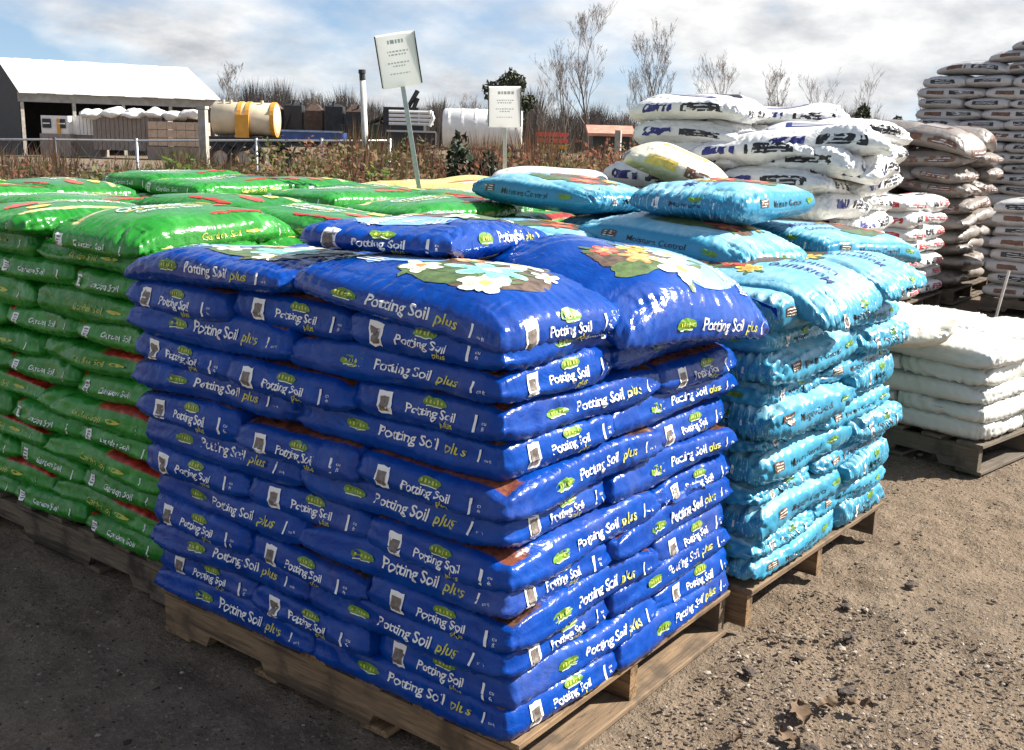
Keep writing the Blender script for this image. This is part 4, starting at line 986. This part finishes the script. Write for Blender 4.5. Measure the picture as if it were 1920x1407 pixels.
def f_bin(t):
    slats(t, -1.55, 1.45, .35, 1.78, 16, M_BOARD, 0, .1); b = MB(); b.box((-.05, .55, 1.0), (3.0, 1.0, 1.3)); b.build('load', M_SHW, t)
yard('board_bin', 248, 49, 'grey upright board bin in front of the shed', 'bin', f_bin)
def f_wrap(t):
    for k in range(3):
        for i in range(6): b = MB(); b.box((-1.0+i*.40, 0, .75+k*.34), (.385, .9, .32)); b.build('brick_pack', M_TANB, t)
    b = MB(); b.box((0, 0, .28), (2.5, 1.0, .55)); b.build('platform', M_BOARD, t)
yard('brick_pallet', 340, 48.5, 'pale tan packs stacked in rows under the right of the shed', 'bricks', f_wrap)
lum = MB()
for i, (x, z) in enumerate(((-2.6, 1.86), (-1.7, 1.95), (-.7, 1.9), (.2, 1.96), (1.1, 1.92), (1.9, 1.94))):
    bg_ = Bag(.52, .5, .19, 60+i, plan=3, Q=2.2, lump=.04, wr=.02); P, F = bg_.grid(14, 14, 6); X = bg_(P)+np.array([0, 0, 0]); o = mesh_obj('white_bundle', X, F, M_WP, None, True)
    q = at(az(290), 48.9)+HR*x*.95; o.location = (q.x, q.y, z-.05+ (0 if x < .3 else 0)); o.rotation_euler = (0, 0, math.atan2(HR.y, HR.x)); tag(o, f'white wrapped bundle on top of the bins, {["leftmost", "second from left", "third from left", "fourth from left", "fifth from left", "rightmost"][i]}', 'bundle', 'white bundles under the shed eave')
def f_kiosk(t):
    b = MB(); b.box((0, .4, 1.35), (1.15, .8, .75)); b.build('body', M_WP, t)
    for i in range(2): b = MB(); b.box((-.33+i*.62, -.02, 1.4), (.36, .06, .38)); f = b.build('window', M_SHD, t); b = MB(); b.box((-.33+i*.62, -.06, 1.4), (.30, .03, .05)); b.build('glazing_bar', M_WP, f)
    b = MB(); b.box((.18, -.04, 1.3), (.14, .05, .6)); b.build('yellow_panel', M_ORG, t); b = MB(); b.box((0, .4, .5), (1.3, .9, .95)); b.build('base', M_BOARD, t)
yard('site_cabin', 112, 50, 'small white cabin with two dark windows at left under the shed', 'cabin', f_kiosk)
def f_white(t):
    slats(t, -.55, .55, .95, 1.75, 7, M_WP, 0, .18, 'panel'); b = MB(); b.box((0, .5, .5), (1.2, .9, .95)); b.build('base', M_BOARD, t)
yard('slatted_crate', 168, 50, 'white slatted crate beside the small cabin', 'crate', f_white)

# tank trailer
def wheel(t, x, y, rr, w=.22):
    m = MB(); n = 20; V = []; F = []
    for k, (q, yy) in enumerate(((rr*.55, -w/2), (rr*.92, -w/2), (rr, -w*.3), (rr, w*.3), (rr*.92, w/2), (rr*.55, w/2))):
        for i in range(n): a = 2*math.pi*i/n; V.append((x+q*math.cos(a), y+yy, rr+q*math.sin(a)))
    for k in range(5):
        for i in range(n): F.append((k*n+i, k*n+(i+1) % n, (k+1)*n+(i+1) % n, (k+1)*n+i))
    wh = mesh_obj('wheel', V, F, M_TIRE, t, True)
    m.tube([(x, y-w*.3, rr), (x, y+w*.3, rr)], rr*.56, 14); m.build('rim', M_WPOST, wh)
def cyl(t, name, x0, x1, y, z, rad, m, n=24, lenx=None):
    b = MB(); b.tube([(x0, y, z), (x0+.001, y, z), (x0+.06, y, z), (x1-.06, y, z), (x1-.001, y, z), (x1, y, z)], [rad*.2, rad*.9, rad, rad, rad*.9, rad*.2], n); return b.build(name, m, t, True)
def f_tank(t):
    tk = cyl(t, 'tank', -1.08, 1.08, 0, 1.74, .55, M_CREAM)
    for x in (-.12, .15, .98): b = MB(); b.tube([(x-.07, 0, 1.74), (x+.07, 0, 1.74)], .580, 24); b.build('band', M_ORG, tk)
    for x in (-.7, -.45, .6): b = MB(); b.tube([(x, -.2, 2.22), (x, -.2, 2.36)], .05, 8); b.build('filler_cap', M_CREAM, tk)
    b = MB(); b.box((0, -.60, 1.50), (.46, .06, .74)); b.build('control_panel', M_ORG, t)
    b = MB(); b.box((0, 0, 1.08), (2.6, 1.1, .14)); b.box((0, -.4, .92), (2.8, .12, .2)); b.box((0, .4, .92), (2.8, .12, .2)); b.build('chassis', M_DARK, t)
    for x in (-.75, .05): wheel(t, x, -.55, .45); wheel(t, x, .55, .45)
yard('tank_trailer', 463, 38, 'cream tank trailer with orange bands beyond the fence', 'trailer', f_tank)
# dark farm implements
def f_imp(t):
    r = random.Random(2)
    b = MB(); b.box((0, 0, 1.25), (3.6, .5, .22)); b.box((0, .5, .95), (3.4, .4, .2)); b.build('frame', M_DARK, t)
    for i in range(9):
        x = -1.6+i*.4; b = MB(); b.tube([(x, 0, 1.3), (x+.15, -.1, 1.0), (x-.05, -.2, .5)], [.05, .04, .03], 5); b.build('tine', M_RUST, t)
    for i in range(5):
        x = -1.5+i*.72; b = MB(); b.box((x, .2, 1.62+.16*(i % 2)), (.62, .6, .95)); b.add([(x-.31, -.1, 2.09+.16*(i % 2)), (x+.31, -.1, 2.09+.16*(i % 2)), (x+.31, .5, 2.09+.16*(i % 2)), (x-.31, .5, 2.09+.16*(i % 2)), (x-.1, .2, 2.35), (x+.1, .2, 2.35)], [(0, 1, 5, 4), (1, 2, 5), (2, 3, 4, 5), (3, 0, 4)]); b.build('hopper', M_DARK if i % 2 else M_RUST, t)
    b = MB()
    for i in range(7): b.tube([(-1.7+i*.55, r.uniform(-.3, .3), 1.2), (-1.5+i*.55+r.uniform(-.3, .3), 0, 2.1+r.uniform(-.1, .5))], .04, 4)
    b.build('upright_bars', M_DARK, t)
    for x in (-1.2, 1.2): wheel(t, x, -.3, .42)
yard('farm_implement', 590, 39, 'dark farm implement with hoppers left of the tall pole', 'machine', f_imp)
def f_boom(t):
    b = MB()
    for s in (-.25, .25):
        b.tube([(-1.6, s, 1.2), (1.0, s, 2.25), (1.35, s, 2.85)], .06, 5); b.tube([(-1.6, s, .8), (1.0, s, 1.75), (1.35, s, 2.6)], .06, 5)
    for i in range(8):
        u = i/8; b.tube([(-1.6+2.6*u, -.25, 1.2+1.05*u), (-1.6+2.6*(u+.12), -.25, .8+.95*(u+.12))], .035, 4)
    b.build('boom', M_DARK, t)
    b = MB(); b.box((.1, 0, 1.25), (3.0, 1.0, .85)); b.box((.8, 0, 1.95), (1.2, .8, .65)); b.box((-.8, 0, 1.8), (.7, .8, .4)); b.build('engine_housing', M_DARK, t)
    b = MB(); b.box((0, 0, .75), (3.2, .9, .2)); b.build('chassis', M_DARK, t)
    for x in (-1.0, .9): wheel(t, x, -.5, .40)
yard('conveyor_machine', 705, 38, 'dark conveyor machine with lattice boom right of the tall pole', 'machine', f_boom)
def f_flat(t):
    b = MB(); b.box((0, 0, 1.22), (2.0, .9, .30)); b.build('side_panel', M_BLUEP, t)
    b = MB(); b.box((0, -.47, 1.40), (2.04, .05, .06)); b.build('side_rail', noisy('pale_blue_rail', (.25, .33, .50), .5), t)
    b = MB(); b.box((0, 0, .95), (1.9, .8, .12)); b.build('chassis', M_DARK, t)
    for x in (-.5, .5): wheel(t, x, -.35, .36)
yard('blue_trailer', 588, 36.5, 'blue flatbed trailer in front of the dark implement', 'trailer', f_flat)
def f_slw(t):
    for i in range(4):
        b = MB(); b.tube([(-.75, 0, 1.72+.13*i), (.55, 0, 1.72+.13*i), (.72, 0, 1.72+.13*i)], [.055, .055, .03], 6); b.build('rail', M_WP, t)
    b = MB(); b.tube([(.60, -.1, 1.66), (.72, -.1, 1.92), (.60, -.1, 2.16)], .07, 6); b.build('end_bow', M_WP, t)
    b = MB(); b.box((0, .1, 1.2), (1.6, .6, .55)); b.build('bed', M_DARK, t); b = MB(); b.box((0, -.24, 1.48), (1.6, .06, .06)); b.build('bed_rail', M_STEEL, t)
    for x in (-.5, .5): wheel(t, x, -.25, .42)
yard('white_railed_trailer', 765, 36, 'white railed trailer left of the white tank', 'trailer', f_slw)
def f_wt(t):
    tk = cyl(t, 'tank', -1.20, 1.20, 0, 1.62, .58, M_WP)
    for i in range(6): x = -1.0+i*.4; b = MB(); b.tube([(x-.03, 0, 1.62), (x+.03, 0, 1.62)], .592, 24); b.build('rib', M_WP, tk)
    for x in (-.8, .8): b = MB(); b.box((x, 0, .55), (.25, .9, 1.1)); b.build('cradle', M_DARK, t)
yard('white_tank', 895, 33, 'long white ribbed plastic tank behind the dark bushes', 'tank', f_wt)
def f_or(t):
    for i in range(3): b = MB(); b.box((0, 0, 1.05+i*.22), (1.2, .06, .15)); b.build('rail_board', M_PET_R if i else M_ORG, t)
    for x in (-.5, .5): b = MB(); b.box((x, .05, .75), (.08, .08, 1.5)); b.build('leg', M_WPOST, t)
yard('orange_barrier', 1022, 40, 'orange red barrier among the weeds right of the second sign', 'barrier', f_or)
def f_hut(t):
    b = MB(); b.box((0, 0, .75), (1.0, .8, 1.5)); b.build('wall', M_SHD, t)
    b = MB(); b.add([(-.65, -.55, 1.5), (.65, -.55, 1.5), (.65, .55, 1.72), (-.65, .55, 1.72), (-.65, -.55, 1.58), (.65, -.55, 1.58), (.65, .55, 1.80), (-.65, .55, 1.80)], [(3, 2, 1, 0), (4, 5, 6, 7), (0, 1, 5, 4), (1, 2, 6, 5), (2, 3, 7, 6), (3, 0, 4, 7)]); b.build('roof', noisy('coral_roof', (.50, .22, .15), .7), t)
yard('small_hut', 1128, 30, 'small dark hut with reddish roof left of the big white pile', 'hut', f_hut)

# ------------------------------------------------------------------ trees
M_BARK = noisy('grey_bark', (.14, .115, .095), .9, .3, 4); M_BARK2 = noisy('brown_twigs', (.20, .165, .135), .9, .3, 4)
def bare_tree(x, D, h, label, seed, spread=.5, depth=6):
    t = empty('bare_tree', at(az(x), D)); tag(t, label, 'tree', 'bare trees on the skyline'); r = random.Random(seed)
    tr, tw = MB(), MB()
    def grow(p, d, L, rad, k):
        segs = 4 if k == 0 else 3; pts = [p]; q = p.copy(); dd = d.copy(); rads = [rad]
        for i in range(segs):
            dd = (dd+Vector((r.uniform(-.12, .12), r.uniform(-.12, .12), r.uniform(-.02, .14)))).normalized(); q = q+dd*L/segs; pts.append(q.copy()); rads.append(max(.0055, rad*(1-.62*(i+1)/segs)))
        (tr if k < 2 else tw).tube(pts, rads, 5 if k < 2 else 3, cap=False)
        if k >= depth or L < h*.022: return
        nb = (10 if k == 0 else r.choice((3, 4, 4)) if k < 4 else 2)
        for i in range(nb):
            u = (.25+.75*(i+.5)/nb) if k == 0 else r.uniform(.3, 1); j = min(int(u*segs), segs-1); b = pts[j].lerp(pts[j+1], u*segs-j)
            a = r.uniform(0, 6.28); sd_ = Vector((math.cos(a), math.sin(a), 0)); nd = (dd*.9+sd_*spread*r.uniform(.6, 1.2)+Vector((0, 0, .25))).normalized()
            grow(b, nd, L*r.uniform(.42, .62), rad*(1-.55*u)*r.uniform(.45, .65), k+1)
    grow(Vector((0, 0, 0)), Vector((0, 0, 1)), h*.72, h*.0125, 0)
    tr.build('trunk', M_BARK, t); tw.build('crown', M_BARK2, t)
bare_tree(1090, 70, 7.48, 'tallest bare tree, left of the big white pile', 1, .55, 6)
bare_tree(1048, 72, 5.50, 'slender bare tree left of the tallest one', 2, .4, 4)
bare_tree(1215, 68, 6.79, 'bare tree rising right behind the left end of the big white pile', 3, .5, 6)
bare_tree(1170, 66, 4.21, 'low bare tree between the two tall ones', 4, .6, 4)
bare_tree(1330, 75, 6.02, 'bare tree above the crown of the big white pile', 5, .6, 5)
bare_tree(1430, 78, 5.50, 'bare tree above the middle of the big white pile', 6, .6, 5)
bare_tree(1500, 80, 4.99, 'bare tree above the right of the big white pile', 7, .6, 4)
bare_tree(1590, 82, 4.73, 'bare tree second from right on the skyline', 8, .6, 4)
bare_tree(1680, 80, 4.99, 'bare tree at far right on the skyline, beside the tallest stack', 9, .6, 5)
bare_tree(440, 78, 4.46, 'bare tree above the tank trailer', 10, .6, 5)
bare_tree(365, 80, 3.82, 'bare tree at the right end of the shed roof', 11, .7, 4)
bare_tree(590, 80, 3.31, 'bare tree above the dark implement', 12, .7, 4)
bare_tree(870, 80, 3.53, 'bare tree left of the round evergreen', 13, .7, 4)
bare_tree(1010, 76, 4.30, 'bare tree right of the round evergreen', 14, .6, 4)
def evergreen(x, D, h, w, label, seed, z0=.35):
    t = empty('evergreen_tree', at(az(x), D)); tag(t, label, 'tree', 'evergreens on the skyline')
    b = MB(); b.tube([(0, 0, 0), (.05, 0, h*.7)], [.16, .06], 6); b.build('trunk', M_BARK, t)
    m = noisy('evergreen_leaf', (.045, .055, .025), .75, .5, 2); r = random.Random(seed)
    V, F = [], []
    for i in range(14):
        a, b_ = r.uniform(0, 6.28), r.random(); rr = w*.5*math.sqrt(r.random())
        v, f = leaf_cloud(220, (math.cos(a)*rr, math.sin(a)*rr, h*(z0+(.95-z0)*b_*math.sqrt(max(0, 1-(rr/(w*.62))**2)))), (w*.2, w*.2, h*.11), .12, seed+i)
        k = len(V); V += v; F += [tuple(k+j for j in q) for q in f]
    mesh_obj('crown', V, F, m, t)
evergreen(940, 60, 5.0, 2.5, 'round dark evergreen tree above the second sign', 5)
evergreen(1595, 70, 3.7, 1.8, 'small evergreen showing over the big white pile', 8)
evergreen(1655, 70, 3.4, 1.6, 'small evergreen between the big white pile and the tallest stack', 9)
# far woodland that reads as one brown mass
r = random.Random(3); items = []
for _ in range(46000):
    x = r.uniform(-250, 2100); D = r.uniform(84, 125); p = at(az(x), D)
    h = (4.1+.7*math.sin(x*.013+1)+.5*math.sin(x*.041)+.4*math.sin(x*.11))*(r.random()**.7*.8+.3)*D/100
    if x > 1000: h *= .80
    items.append((p, max(.4, h), (r.uniform(-1.1, 1.1), r.uniform(-1.1, 1.1)), r.uniform(.015, .05), r.choice((0, 1, 1, 2))))
blades('far_woodland', [M_BARK, M_BARK2, noisy('dark_brush', (.06, .05, .04), .9)], items, 'far brown leafless woodland along the horizon')
